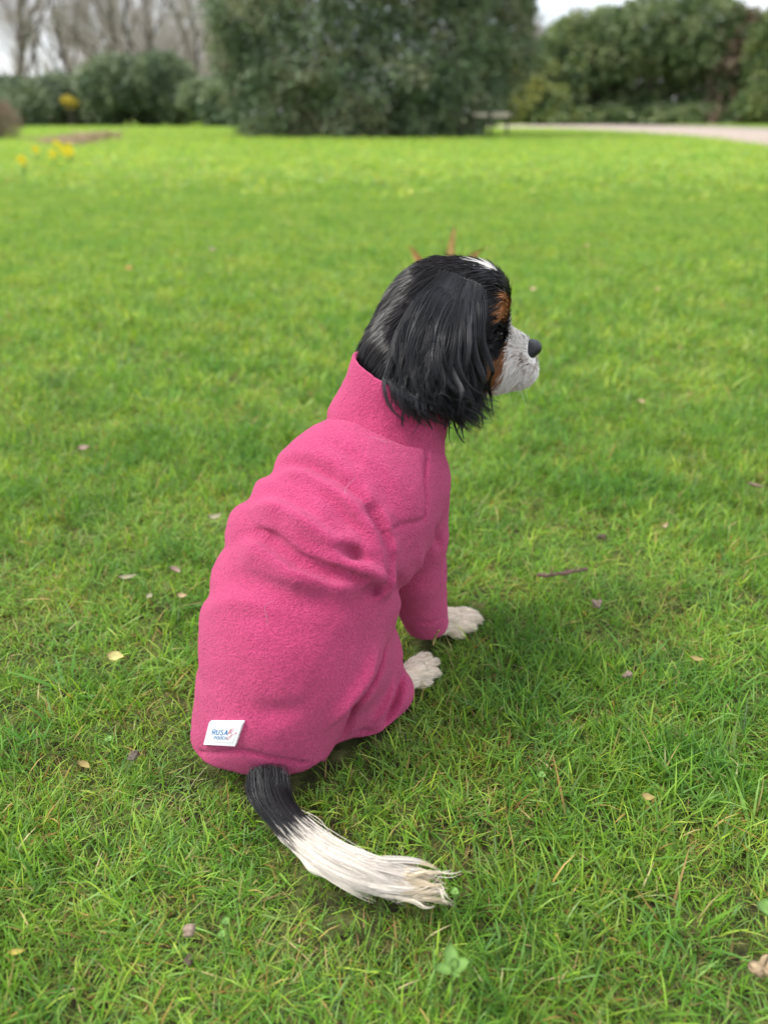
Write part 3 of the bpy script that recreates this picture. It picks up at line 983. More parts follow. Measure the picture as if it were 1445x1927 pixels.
GL = {'R': [[(0,1),(0,0),(.5,0),(.8,.12),(.85,.28),(.75,.45),(.5,.52),(.05,.52)], [(.45,.52),(.9,1)]],
      'U': [[(0,0),(0,.65),(.12,.9),(.4,1),(.7,.9),(.82,.65),(.82,0)]],
      'S': [[(.78,.12),(.55,0),(.25,.03),(.08,.2),(.15,.4),(.45,.5),(.75,.62),(.82,.8),(.62,.97),(.3,1),(.03,.86)]],
      'A': [[(0,1),(.45,0)], [(.45,0),(.9,1)], [(.17,.66),(.73,.66)]],
      'P': [[(0,1),(0,0),(.5,0),(.82,.14),(.82,.4),(.5,.54),(.03,.54)]],
      'O': [[(.45 + .45 * math.cos(a), .5 + .5 * math.sin(a)) for a in np.linspace(0, 6.2832, 14)]],
      'C': [[(.45 + .45 * math.cos(a), .5 + .5 * math.sin(a)) for a in np.linspace(.75, 5.53, 12)]],
      'H': [[(0,0),(0,1)], [(.75,0),(.75,1)], [(.0,.5),(.75,.5)]]}
def word(txt, u0, v0, cw, ch, adv, w, mat):
    for k, c in enumerate(txt):
        for s_ in GL[c]:
            stroke([(u0 + k * adv + x * cw, v0 + y * ch) for x, y in s_], w, mat)
word('RUSA', .185, .31, .095, .225, .125, .036, 1)
word('POOCH', .285, .60, .066, .13, .084, .021, 1)
stroke(resample([(.655,.53),(.68,.38),(.715,.27),(.745,.30),(.715,.42),(.695,.47),(.745,.27),(.80,.25),(.79,.36),(.735,.44),(.775,.46),(.785,.54),(.73,.60),(.675,.64),(.68,.72),(.74,.70),(.795,.56),(.84,.49),(.90,.45)], 60), .018, 2)
stroke([(.90,.45),(.915,.43),(.93,.46)], .05, 2)
for a, b in (((.08,.13),(.91,.14)), ((.91,.14),(.90,.86)), ((.90,.86),(.09,.86)), ((.09,.86),(.08,.13))):
    stroke([tuple(np.array(a) + (np.array(b) - np.array(a)) * t) for t in np.linspace(0, 1, 8)], .018, 3, LH + .0002)
lo = mesh_np('label_patch', np.array(vs), np.array(fs), [m_label, m_blue, m_rose, m_grey], coat_o, smooth=False)
lo.data.polygons.foreach_set('material_index', np.array(mi, np.int32)[:len(lo.data.polygons)])

# stray hairs and lint caught on the fleece
lp = []
for k in range(8):
    q = coat.cast(390 + 400 * rng.random(), 830 + 560 * rng.random()) if k else coat.cast(585, 1385)
    if q is None: continue
    n_ = coat.normal(q[None], .006)[0]
    u_ = np.cross(n_, rng.normal(0, 1, 3)); u_ /= np.linalg.norm(u_); w_ = np.cross(n_, u_)
    t = np.linspace(-1, 1, 9)[:, None]
    ln_ = .004 + .009 * rng.random()
    pp = q + u_ * t * ln_ + w_ * (np.sin(t * 2.5 + k) * ln_ * .4)
    nn_ = coat.normal(pp, .006)
    lp.append(pp - nn_ * coat.sample(pp)[:, None] + nn_ * .0028)
lp = np.array(lp)
tubes('lint', lp, taper(len(lp), 9, np.full(len(lp), .00010), .5), np.where(rng.random((len(lp), 1, 1)) < .6, .55, .02) * np.ones((len(lp), 9, 3)), coat_o)['kind'] = 'stuff'
# ================================================================== ground, path
def noise_node(N, scale, detail=3, vec=None, L=None):
    n = N.new('ShaderNodeTexNoise'); n.inputs['Scale'].default_value = scale; n.inputs['Detail'].default_value = detail
    if vec is not None: L.new(vec, n.inputs['Vector'])
    return n
def ramp(N, L, fac, stops):
    r = N.new('ShaderNodeValToRGB')
    e = r.color_ramp.elements
    while len(e) < len(stops): e.new(0.5)
    for k, (p, c) in enumerate(stops):
        e[k].position = p; e[k].color = (*c, 1)
    L.new(fac, r.inputs[0])
    return r

m_soil, N, L, bs = new_mat('turf_soil', (0.05, 0.06, 0.02), 0.95, 0.1)
geo = N.new('ShaderNodeNewGeometry')
a = noise_node(N, 60, 5, geo.outputs['Position'], L)
b = noise_node(N, 1.3, 3, geo.outputs['Position'], L)
r1 = ramp(N, L, a.outputs['Fac'], [(.32, (.022, .016, .010)), (.5, (.045, .050, .016)), (.7, (.11, .11, .040))])
r2 = ramp(N, L, b.outputs['Fac'], [(.35, (.20, .30, .05)), (.65, (.28, .37, .07))])
mx = N.new('ShaderNodeMixRGB')
sep = N.new('ShaderNodeSeparateXYZ'); L.new(geo.outputs['Position'], sep.inputs[0])
mr = N.new('ShaderNodeMapRange'); mr.inputs['From Min'].default_value = 3; mr.inputs['From Max'].default_value = 14
L.new(sep.outputs['Y'], mr.inputs['Value']); L.new(mr.outputs[0], mx.inputs[0])
L.new(r1.outputs[0], mx.inputs[1]); L.new(r2.outputs[0], mx.inputs[2]); L.new(mx.outputs[0], bs.inputs['Base Color'])
bp = N.new('ShaderNodeBump'); bp.inputs['Strength'].default_value = 0.6; bp.inputs['Distance'].default_value = 0.01
L.new(a.outputs['Fac'], bp.inputs['Height']); L.new(bp.outputs[0], bs.inputs['Normal'])
gx = np.concatenate([np.linspace(-300, -4, 24), np.linspace(-3.5, 3.5, 71), np.linspace(4, 300, 24)])
gy = np.concatenate([np.linspace(-30, -1, 8), np.linspace(-.9, 6, 70), np.linspace(6.5, 40, 40), np.linspace(45, 420, 16)])
X, Y = np.meshgrid(gx, gy)
def ground_z(x, y):
    p = np.stack([x, y, np.zeros_like(x)], -1)
    return (vnoise(p, 6.0, 21) - .5) * .010 - .006
V = np.stack([X, Y, ground_z(X, Y)], -1).reshape(-1, 3)
nx = len(gx)
i, j = np.meshgrid(np.arange(nx - 1), np.arange(len(gy) - 1))
k = j * nx + i
lawn = mesh_np('lawn', V, np.stack([k, k + 1, k + nx + 1, k + nx], -1).reshape(-1, 4), m_soil)
tag(lawn, kind='structure')

m_path, N, L, bs = new_mat('path_gravel', (0.5, 0.42, 0.34), 0.95, 0.1)
geo = N.new('ShaderNodeNewGeometry')
a = noise_node(N, 3, 6, geo.outputs['Position'], L)
r = ramp(N, L, a.outputs['Fac'], [(.3, (.29, .235, .19)), (.7, (.40, .335, .28))])
L.new(r.outputs[0], bs.inputs['Base Color'])
near_e = [(900,241),(950,241.5),(1050,243),(1150,247),(1250,254),(1340,263),(1445,276),(1800,330)]
far_e = [(900,236.5),(950,236.5),(1050,236),(1150,235.5),(1250,236),(1340,238),(1445,242),(1800,258)]
ne = resample([G(x, y) for x, y in near_e], 50); fe = resample([G(x, y) for x, y in far_e], 50)
V = np.concatenate([ne + [0, 0, .03], fe + [0, 0, .03], ne - [0, 0, .02], fe - [0, 0, .02]])
i = np.arange(49)
path = mesh_np('path', V, np.concatenate([np.stack([i, i+1, i+51, i+50], 1), np.stack([i+100, i+101, i+1, i], 1), np.stack([i+50, i+51, i+151, i+150], 1)]), m_path)
tag(path, kind='structure')

# ================================================================== grass
m_grass = bpy.data.materials.new('grass_blade')
m_grass.use_nodes = True
N, L = m_grass.node_tree.nodes, m_grass.node_tree.links
bs = N['Principled BSDF']
at = N.new('ShaderNodeVertexColor'); at.layer_name = 'tint'
geo = N.new('ShaderNodeNewGeometry')
oi = N.new('ShaderNodeObjectInfo')
n1 = noise_node(N, 2.2, 3, geo.outputs['Position'], L)
n2 = noise_node(N, 9.0, 2, geo.outputs['Position'], L)
c1 = ramp(N, L, n1.outputs['Fac'], [(.35, (.90, .97, .85)), (.65, (1.16, 1.05, 1.05))])
c2 = ramp(N, L, n2.outputs['Fac'], [(.33, (.80, .89, .82)), (.67, (1.20, 1.09, 1.0))])
c3 = ramp(N, L, oi.outputs['Random'], [(0, (.78, .88, .85)), (.5, (1, 1, 1)), (1, (1.25, 1.10, .95))])
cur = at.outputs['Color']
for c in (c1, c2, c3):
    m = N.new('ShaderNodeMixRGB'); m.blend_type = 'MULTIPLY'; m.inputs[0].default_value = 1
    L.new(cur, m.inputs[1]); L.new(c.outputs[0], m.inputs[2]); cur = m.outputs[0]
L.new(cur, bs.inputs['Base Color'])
bs.inputs['Roughness'].default_value = 0.45
bs.inputs['Specular IOR Level'].default_value = 0.35
tr = N.new('ShaderNodeBsdfTranslucent')
g2 = N.new('ShaderNodeMixRGB'); g2.blend_type = 'MULTIPLY'; g2.inputs[0].default_value = 1; g2.inputs[2].default_value = (1.25, 1.2, .6, 1)
L.new(cur, g2.inputs[1]); L.new(g2.outputs[0], tr.inputs['Color'])
ms = N.new('ShaderNodeMixShader'); ms.inputs[0].default_value = 0.42
L.new(bs.outputs[0], ms.inputs[1]); L.new(tr.outputs[0], ms.inputs[2])
L.new(ms.outputs[0], N['Material Output'].inputs['Surface'])

GREENS = np.array([[.172,.368,.040],[.212,.408,.046],[.262,.422,.056],[.146,.328,.050],[.298,.438,.080],[.190,.345,.090]])
DRY = np.array([[.42,.34,.14],[.36,.26,.10],[.50,.44,.24],[.30,.18,.07]])
def blades(n, rad, h0, h1, w0, w1, lean0, lean1, dry=0.06, seg=3, pal=GREENS, clump=False, curl=1.0):
    """n grass blades as one small tuft"""
    a = rng.random(n) * 6.283; r = rad * np.sqrt(rng.random(n))
    root = np.stack([r * np.cos(a), r * np.sin(a), np.full(n, -.006)], 1)
    az = a + rng.normal(0, .7, n) if clump else rng.random(n) * 6.283
    ln = h0 + (h1 - h0) * rng.random(n) ** 1.2
    th0 = lean0 + (lean1 - lean0) * rng.random(n)
    bend = curl * (.25 + .9 * rng.random(n))
    w = (w0 + (w1 - w0) * rng.random(n))
    c = pal[rng.integers(0, len(pal), n)] * (.55 + .85 * rng.random((n, 1)))
    dr = rng.random(n) < dry
    c[dr] = DRY[rng.integers(0, len(DRY), dr.sum())] * (.7 + .5 * rng.random((dr.sum(), 1)))
    d = np.stack([np.cos(az), np.sin(az), 0 * az], 1)
    tw = az + 1.57 + rng.normal(0, .5, n)
    side = np.stack([np.cos(tw), np.sin(tw), rng.normal(0, .25, n)], 1)
    side /= np.linalg.norm(side, axis=1)[:, None]
    p = root.copy()
    rows, cols = [], []
    for k in range(seg + 1):
        t = k / seg
        ww = w * (1 - t ** 2.2) * (.75 + .25 * min(1, t * 3))
        if k < seg:
            rows += [p - side * ww[:, None] / 2, p + side * ww[:, None] / 2]
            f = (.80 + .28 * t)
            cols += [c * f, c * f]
        else:
            rows += [p]; cols += [c * 1.05]
        th = np.minimum(th0 + bend * (t + .5 / seg), 1.75)
        p = p + (d * np.sin(th)[:, None] + np.array([0, 0, 1.0]) * np.cos(th)[:, None]) * (ln / seg)[:, None]
        p[:, 2] = np.maximum(p[:, 2], .002)
    m = 2 * seg + 1
    V = np.stack(rows, 1).reshape(-1, 3); C = np.stack(cols, 1).reshape(-1, 3)
    o = (np.arange(n) * m)[:, None]
    q = np.concatenate([o + np.array([2*k, 2*k+1, 2*k+3, 2*k+2]) for k in range(seg - 1)])
    t3 = o + np.array([2*seg-2, 2*seg-1, 2*seg])
    return V, q, t3, C
gcol = bpy.data.collections.new('grass_tufts')
def tuft(args_list):
    Vs, Qs, Ts, Cs, o = [], [], [], [], 0
    for kw in args_list:
        V, q, t, C = blades(**kw)
        Vs.append(V); Qs.append(q + o); Ts.append(t + o); Cs.append(C); o += len(V)
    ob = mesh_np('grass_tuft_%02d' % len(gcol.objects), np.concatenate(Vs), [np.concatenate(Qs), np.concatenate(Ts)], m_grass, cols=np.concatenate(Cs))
    COL.objects.unlink(ob); gcol.objects.link(ob)
KIND = {}
def kind(name, n, fn):
    KIND[name] = []
    for _ in range(n):
        KIND[name].append(len(gcol.objects)); tuft(fn())
MIDP = GREENS * np.array([1.08, 1.0, 1.1])
MOSS = np.array([[.20,.24,.02],[.24,.27,.03],[.15,.20,.02]])
DARKG = np.array([[.105,.250,.034],[.135,.285,.038],[.095,.220,.044],[.160,.305,.040]])
kind('turf', 6, lambda: [dict(n=26, rad=.032, h0=.016, h1=.048, w0=.0012, w1=.0027, lean0=.1, lean1=1.1, dry=.07)])
kind('lush', 5, lambda: [dict(n=22, rad=.028, h0=.026, h1=.058, w0=.0013, w1=.0027, lean0=.05, lean1=.9, dry=.03, pal=DARKG)])
kind('flat', 5, lambda: [dict(n=18, rad=.035, h0=.03, h1=.06, w0=.0012, w1=.0026, lean0=.9, lean1=1.5, dry=.12, curl=.5), dict(n=10, rad=.03, h0=.01, h1=.022, w0=.001, w1=.0018, lean0=.1, lean1=1.2, dry=.3)])
kind('thatch', 4, lambda: [dict(n=20, rad=.03, h0=.012, h1=.032, w0=.0008, w1=.0016, lean0=.5, lean1=1.5, dry=.65), dict(n=10, rad=.03, h0=.01, h1=.03, w0=.001, w1=.002, lean0=.2, lean1=1.2, dry=.1)])
kind('moss', 3, lambda: [dict(n=46, rad=.026, h0=.006, h1=.016, w0=.0010, w1=.0018, lean0=.1, lean1=1.3, dry=.08, pal=MOSS, seg=2)])
kind('broad', 4, lambda: [dict(n=9, rad=.012, h0=.04, h1=.085, w0=.0030, w1=.0050, lean0=.5, lean1=1.25, dry=.04, clump=True, seg=4, curl=.7, pal=DARKG)])
kind('mid', 5, lambda: [dict(n=60, rad=.075, h0=.02, h1=.055, w0=.0025, w1=.0045, lean0=.1, lean1=1.1, dry=.05, pal=MIDP)])
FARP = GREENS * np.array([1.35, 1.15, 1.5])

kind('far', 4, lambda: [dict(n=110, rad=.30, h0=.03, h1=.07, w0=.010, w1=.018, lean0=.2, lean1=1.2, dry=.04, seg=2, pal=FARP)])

def scatter(y0, y1, dens, x_pad):
    k = 0.56
    A = 0
    ys = []
    n = int(dens * ((y1 ** 2 - y0 ** 2) * k + 2 * x_pad * (y1 - y0)))
    u = rng.random(4 * n + 10) * (y1 - y0) + y0
    w = k * u + x_pad
    keep = rng.random(len(u)) < w / (k * y1 + x_pad)
    u, w = u[keep][:n], w[keep][:n]
    return np.stack([(rng.random(len(u)) * 2 - 1) * w, u], 1)
pts, kid, scl, rot = [], [], [], []
def sow(xy, names, weights, s0, s1, hfac=None):
    n = len(xy)
    W = np.stack([np.broadcast_to(w, (n,)) for w in weights], 1)
    W = np.cumsum(W / W.sum(1, keepdims=True), 1)
    ch = (rng.random((n, 1)) > W).sum(1).clip(0, len(names) - 1)
    ids = np.zeros(n, int)
    for a, nm in enumerate(names):
        m = ch == a
        ids[m] = np.array(KIND[nm])[rng.integers(0, len(KIND[nm]), m.sum())]
    p3 = np.column_stack([xy, ground_z(xy[:, 0], xy[:, 1])])
    s = s0 + (s1 - s0) * rng.random(n)
    if hfac is not None: s = s * hfac
    pts.append(p3); kid.append(ids); scl.append(s)
    rot.append(np.column_stack([rng.normal(0, .12, n), rng.normal(0, .12, n), rng.random(n) * 6.283]))
def n2d(xy, sc, seed):
    return fbm(np.column_stack([xy, np.zeros(len(xy))]), sc, 3, seed)
def under_dog(xy):
    lo = np.full(len(xy), 9.0)
    for z in (.010, .026):
        q = np.column_stack([xy, np.full(len(xy), z)])
        for sol in ((coat, body) if z < .02 else (coat,)):
            ins = np.all((q > sol.lo) & (q < sol.lo + sol.step * (sol.n - 1)), axis=1)
            lo = np.minimum(lo, np.where(ins, sol.sample(q), 9.0))
    td = seg_dist(np.column_stack([xy, np.full(len(xy), .03)]), TAILC)[0]
    return np.maximum(np.minimum(lo, td - .012), np.where(lo > .006, .0045, -9))
xy = scatter(.22, 3.3, 3900, .16)
xy = xy[rng.random(len(xy)) < np.clip((3.3 - xy[:, 1]) / 1.5, .0, 1)]
a, b = n2d(xy, 4.5, 1), n2d(xy, 3.2, 5)
c = n2d(xy, 9, 8)
ud = under_dog(xy)
lush = np.clip((a - .47) * 9, .05, 2.2); flat = np.clip((b - .44) * 8, .10, 1.8); that = np.clip((c - .52) * 10, .06, 1.8)
bare = (n2d(xy, 14, 31) > .80) & (rng.random(len(xy)) < .85)
BARE = [(135, 1425, 20), (15, 1805, 34), (1350, 1810, 36), (1012, 945, 22), (1135, 1010, 18), (905, 1702, 16), (355, 1808, 14), (160, 850, 22), (1255, 1640, 22), (420, 715, 26), (130, 1650, 26)]
for bx_, by_, br_ in BARE:
    g0 = G(bx_, by_)
    dd_ = np.linalg.norm((xy - g0[:2]) * [1, .8], axis=1) / RAD(br_, g0)
    bare |= dd_ < .75 + .5 * rng.random(len(xy))
for bx_, by_, br_ in [(1350, 1790, 62), (1160, 1735, 40), (1255, 1560, 42), (420, 715, 50), (1000, 950, 40), (1210, 1500, 32), (1400, 1540, 26), (1110, 1560, 34), (60, 860, 40), (120, 740, 36), (330, 1690, 40), (250, 1640, 36), (1300, 1130, 40), (850, 1560, 26)]:
    g0 = G(bx_, by_)
    that = np.maximum(that, 5 * np.clip(1.3 - np.linalg.norm(xy - g0[:2], axis=1) / RAD(br_, g0), 0, 1))
keep = (ud > .004) & ~bare
sow(xy[keep], ['turf', 'lush', 'flat', 'thatch', 'moss', 'broad'], [np.full(keep.sum(), .9), lush[keep], flat[keep], that[keep], np.clip((c[keep] - .5) * 2, .02, .4), np.full(keep.sum(), .022)], .62, 1.05, (.72 + .55 * np.clip(a * 1.4 - .2, 0, 1))[keep] * np.clip(.55 + ud[keep] * 14, .55, 1))
xy = scatter(.22, 2.0, 1900, .16)
xy = xy[under_dog(xy) > .002]
sow(xy, ['moss', 'thatch', 'turf'], [1.0, .5, .8], .45, .75)
xy = scatter(1.6, 10, 900, .4)
xy = xy[(rng.random(len(xy)) < np.clip((xy[:, 1] - 1.6) / 1.4, 0, 1)) & (rng.random(len(xy)) < np.clip((10 - xy[:, 1]) / 3, 0, 1))]
a = n2d(xy, 1.6, 2)
sow(xy, ['mid', 'lush', 'flat'], [1.0, np.clip((a - .5) * 6, .05, 1), .25], .8, 1.25, .75 + .5 * a)
xy = scatter(6, 68, 22, 1.5)
xy = xy[rng.random(len(xy)) < np.clip((xy[:, 1] - 6) / 3.5, 0, 1)]
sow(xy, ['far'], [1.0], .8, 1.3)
pts = np.concatenate(pts); kid = np.concatenate(kid); scl = np.concatenate(scl); rot = np.concatenate(rot)
# no grass on the path
pr_ = project(pts)
pe = np.interp(pr_[:, 0], [p[0] for p in near_e], [p[1] for p in near_e]); pf = np.interp(pr_[:, 0], [p[0] for p in far_e], [p[1] for p in far_e])
keep = ~((pr_[:, 0] > 900) & (pr_[:, 1] < pe + 1) & (pr_[:, 1] > pf - 1)) | (pts[:, 1] < 8)
pts, kid, scl, rot = pts[keep], kid[keep], scl[keep], rot[keep]
me = bpy.data.meshes.new('grass')
me.vertices.add(len(pts)); me.vertices.foreach_set('co', pts.astype(np.float32).ravel())
for nm, ty, arr in (('kid', 'INT', kid.astype(np.int32)), ('scl', 'FLOAT', scl.astype(np.float32)), ('rot', 'FLOAT_VECTOR', rot.astype(np.float32))):
    at_ = me.attributes.new(nm, ty, 'POINT')
    at_.data.foreach_set('vector' if ty == 'FLOAT_VECTOR' else 'value', arr.ravel())
grass = bpy.data.objects.new('grass', me)
COL.objects.link(grass)
tag(grass, 'short green lawn grass with dry straw, moss and clover among the blades', 'grass', kind='stuff')
ng = bpy.data.node_groups.new('grass_scatter', 'GeometryNodeTree')
ng.interface.new_socket('Geometry', in_out='INPUT', socket_type='NodeSocketGeometry')
ng.interface.new_socket('Geometry', in_out='OUTPUT', socket_type='NodeSocketGeometry')
gi, go = ng.nodes.new('NodeGroupInput'), ng.nodes.new('NodeGroupOutput')
ci = ng.nodes.new('GeometryNodeCollectionInfo'); ci.inputs['Collection'].default_value = gcol
ci.inputs['Separate Children'].default_value = True; ci.inputs['Reset Children'].default_value = True
ip = ng.nodes.new('GeometryNodeInstanceOnPoints'); ip.inputs['Pick Instance'].default_value = True
def named(nm, ty):
    n = ng.nodes.new('GeometryNodeInputNamedAttribute'); n.data_type = ty; n.inputs['Name'].default_value = nm
    return n.outputs['Attribute']
er = ng.nodes.new('FunctionNodeEulerToRotation')
ng.links.new(named('rot', 'FLOAT_VECTOR'), er.inputs[0])
ng.links.new(gi.outputs[0], ip.inputs['Points']); ng.links.new(ci.outputs[0], ip.inputs['Instance'])
ng.links.new(named('kid', 'INT'), ip.inputs['Instance Index']); ng.links.new(er.outputs[0], ip.inputs['Rotation'])
ng.links.new(named('scl', 'FLOAT'), ip.inputs['Scale'])
ng.links.new(ip.outputs[0], go.inputs[0])
grass.modifiers.new('scatter', 'NODES').node_group = ng
# ================================================================== trees and shrubs
def leaf_material(name, rough=0.5, trans=0.25):
    m = bpy.data.materials.new(name)
    m.use_nodes = True
    N, L = m.node_tree.nodes, m.node_tree.links
    bs = N['Principled BSDF']
    at = N.new('ShaderNodeVertexColor'); at.layer_name = 'tint'
    L.new(at.outputs['Color'], bs.inputs['Base Color'])
    bs.inputs['Roughness'].default_value = rough
    bs.inputs['Specular IOR Level'].default_value = 0.35
    tr = N.new('ShaderNodeBsdfTranslucent'); L.new(at.outputs['Color'], tr.inputs['Color'])
    ms = N.new('ShaderNodeMixShader'); ms.inputs[0].default_value = trans
    L.new(bs.outputs[0], ms.inputs[1]); L.new(tr.outputs[0], ms.inputs[2])
    L.new(ms.outputs[0], N['Material Output'].inputs['Surface'])
    return m
m_needle = leaf_material('yew_needles', .6, .15)
m_leaf = leaf_material('evergreen_leaves', .40, .2)
m_bark, N, L, bs = new_mat('bark', (0.10, 0.08, 0.065), 0.9, 0.15)
geo = N.new('ShaderNodeNewGeometry')
a = noise_node(N, 9, 5, geo.outputs['Position'], L)
r = ramp(N, L, a.outputs['Fac'], [(.3, (.055, .045, .038)), (.7, (.15, .125, .105))])
L.new(r.outputs[0], bs.inputs['Base Color'])
m_twig, *_ = new_mat('twigs', (0.36, 0.31, 0.285), 0.9, 0.1)

def limb_tubes(segs, sides=5):
    """tapered limbs: list of (points, radii) -> verts, quads"""
    Vs, Qs, o = [], [], 0
    for p, r in segs:
        p = np.asarray(p, float); r = np.asarray(r, float)
        t = np.gradient(p, axis=0); t /= np.maximum(np.linalg.norm(t, axis=1, keepdims=True), 1e-9)
        ref = np.array([.37, .83, .21]) if abs(t[0, 2]) > .6 else np.array([0.1, .05, 1.0])
        a = np.cross(t, ref); a /= np.maximum(np.linalg.norm(a, axis=1, keepdims=True), 1e-9)
        b = np.cross(t, a)
        an = 2 * np.pi * np.arange(sides) / sides
        V = p[:, None] + r[:, None, None] * (np.cos(an)[:, None] * a[:, None] + np.sin(an)[:, None] * b[:, None])
        Vs.append(V.reshape(-1, 3))
        idx = o + np.arange(len(p) * sides).reshape(len(p), sides)
        Qs.append(np.stack([idx[:-1], np.roll(idx[:-1], -1, 1), np.roll(idx[1:], -1, 1), idx[1:]], -1).reshape(-1, 4))
        o += len(p) * sides
    return np.concatenate(Vs), np.concatenate(Qs)

def leaf_cloud(lobes, n, size, pal, droop=0.3, shell=.72, aspect=.5, zmin=0.0, rough_amp=.42, clump=.28):
    """leaves spread through lumpy lobes: each two bent triangles; gaps where the lumps thin out"""
    c = np.array([l[0] for l in lobes], float); r = np.array([l[1] for l in lobes], float)
    wt = (r[:, 0] * r[:, 1] + r[:, 1] * r[:, 2] + r[:, 0] * r[:, 2]); wt = wt / wt.sum()
    P_, N_ = [], []
    got = 0
    while got < n:
        m = int(n * 1.6) + 100
        k = rng.choice(len(c), m, p=wt)
        d = rng.normal(0, 1, (m, 3)); d /= np.linalg.norm(d, axis=1, keepdims=True)
        rad = np.where(rng.random(m) < shell, 1 - .22 * rng.random(m) ** 1.5, rng.random(m) ** .45)
        rad = np.where(rng.random(m) < .09, 1 + .13 * rng.random(m), rad)
        p0 = c[k] + d * r[k]
        bump = 1 + rough_amp * (fbm(p0, 1.1 / max(.4, r.mean() * .35), 3, 2) - .5) * 2 * .8
        p = c[k] + d * r[k] * (rad * bump)[:, None]
        ok = p[:, 2] > zmin
        # clumps and gaps
        ok &= (fbm(p, 2.2 / max(.5, r.mean() * .5), 2, 11) > clump - .1 * rng.random(m))
        inside = np.zeros(m, bool)
        for j in range(len(c)):
            q = (p - c[j]) / r[j]
            inside |= ((q ** 2).sum(1) < .55) & (k != j)
        ok &= ~inside | (rng.random(m) < .15)
        P_.append(p[ok]); N_.append(d[ok]); got += ok.sum()
    p = np.concatenate(P_)[:n]; d = np.concatenate(N_)[:n]
    s = size * (.6 + .8 * rng.random(n))
    ax = d + rng.normal(0, .7, (n, 3)) + np.array([0, 0, -droop])
    ax /= np.linalg.norm(ax, axis=1, keepdims=True)
    sd_ = np.cross(ax, rng.normal(0, 1, (n, 3))); sd_ /= np.maximum(np.linalg.norm(sd_, axis=1, keepdims=True), 1e-9)
    up = np.cross(sd_, ax)
    a = p; b = p + ax * (s * .55)[:, None] + sd_ * (s * aspect * .5)[:, None] + up * (s * .08)[:, None]
    e = p + ax * (s * .55)[:, None] - sd_ * (s * aspect * .5)[:, None] + up * (s * .08)[:, None]
    t = p + ax * s[:, None] - up * (s * .05)[:, None]
    V = np.stack([a, b, t, e], 1).reshape(-1, 3)
    o = np.arange(n)[:, None] * 4
    Q = np.concatenate([o + np.array([0, 1, 2]), o + np.array([0, 2, 3])])
    pal = np.asarray(pal)
    mixn = fbm(p, 1.6, 2, 40)
    ci = np.clip((mixn - .3) / .4 * len(pal) + rng.normal(0, .8, n), 0, len(pal) - 1e-3).astype(int)
    C = pal[ci] * (.8 + .4 * rng.random((n, 1)))
    return V, Q, np.repeat(C, 4, 0)

def wander(a, b, n, amp):
    a, b = np.asarray(a, float), np.asarray(b, float)
    t = np.linspace(0, 1, n)[:, None]
    off = np.cumsum(rng.normal(0, amp, (n, 3)), 0)
    off -= t * off[-1]
    return a + (b - a) * t + off

PALX = 2.2
def shrub(name, label, cat, base, lobes, n, size, pal, group=None, stems=5, mat=None, **kw):
    """stems from the ground and a crown of leaves"""
    base = np.asarray(base, float)
    root = empty(name, base); tag(root, label, cat, group)
    V, Q, C = leaf_cloud(lobes, n, size, np.asarray(pal) * PALX, **kw)
    mesh_np('crown', V, Q, mat or m_leaf, root, smooth=False, cols=C)['kind'] = 'stuff'
    for k in range(stems):
        segs = []
        l = lobes[k % len(lobes)]
        c = np.asarray(l[0], float)
        s0 = np.array([base[0] + (c[0] - base[0]) * .55 + rng.normal(0, .12), base[1] + (c[1] - base[1]) * .55 + rng.normal(0, .12), -.02])
        pa = wander(s0, c + rng.normal(0, .2, 3), 8, .05)
        r0 = .05 + .02 * np.max(l[1])
        segs.append((pa, np.linspace(r0, r0 * .25, 8)))
        for _ in range(4):
            d = rng.normal(0, 1, 3); d /= np.linalg.norm(d)
            segs.append((wander(pa[4 + rng.integers(0, 4)], c + d * np.asarray(l[1]) * .8, 6, .06), np.linspace(r0 * .35, r0 * .1, 6)))
        V, Q = limb_tubes(segs)
        mesh_np('trunk', V, Q, m_bark, root)
    return root

YEW = np.array([[.040,.060,.030],[.055,.080,.038],[.070,.095,.045],[.085,.105,.060],[.095,.100,.055]])
LAUREL = np.array([[.034,.052,.022],[.046,.072,.026],[.062,.090,.032],[.085,.112,.045],[.125,.145,.070]])
OLIVE = np.array([[.070,.085,.030],[.10,.12,.035],[.15,.16,.04],[.19,.19,.05]])
DUSK = np.array([[.044,.064,.034],[.060,.082,.042],[.078,.098,.048],[.10,.12,.064]])
RUST = np.array([[.085,.065,.045],[.12,.085,.06],[.10,.09,.05]])

def at(px, py, y):
    """lobe centre seen at the pixel, y metres ahead"""
    return P(px, py, y)
def lobe(px, py, y, rx, rz, ry=None):
    """rx, rz in photograph pixels at that distance"""
    c = P(px, py, y)
    s = RAD(1.0, c)
    return (c, (rx * s, (ry or rx) * s, rz * s))

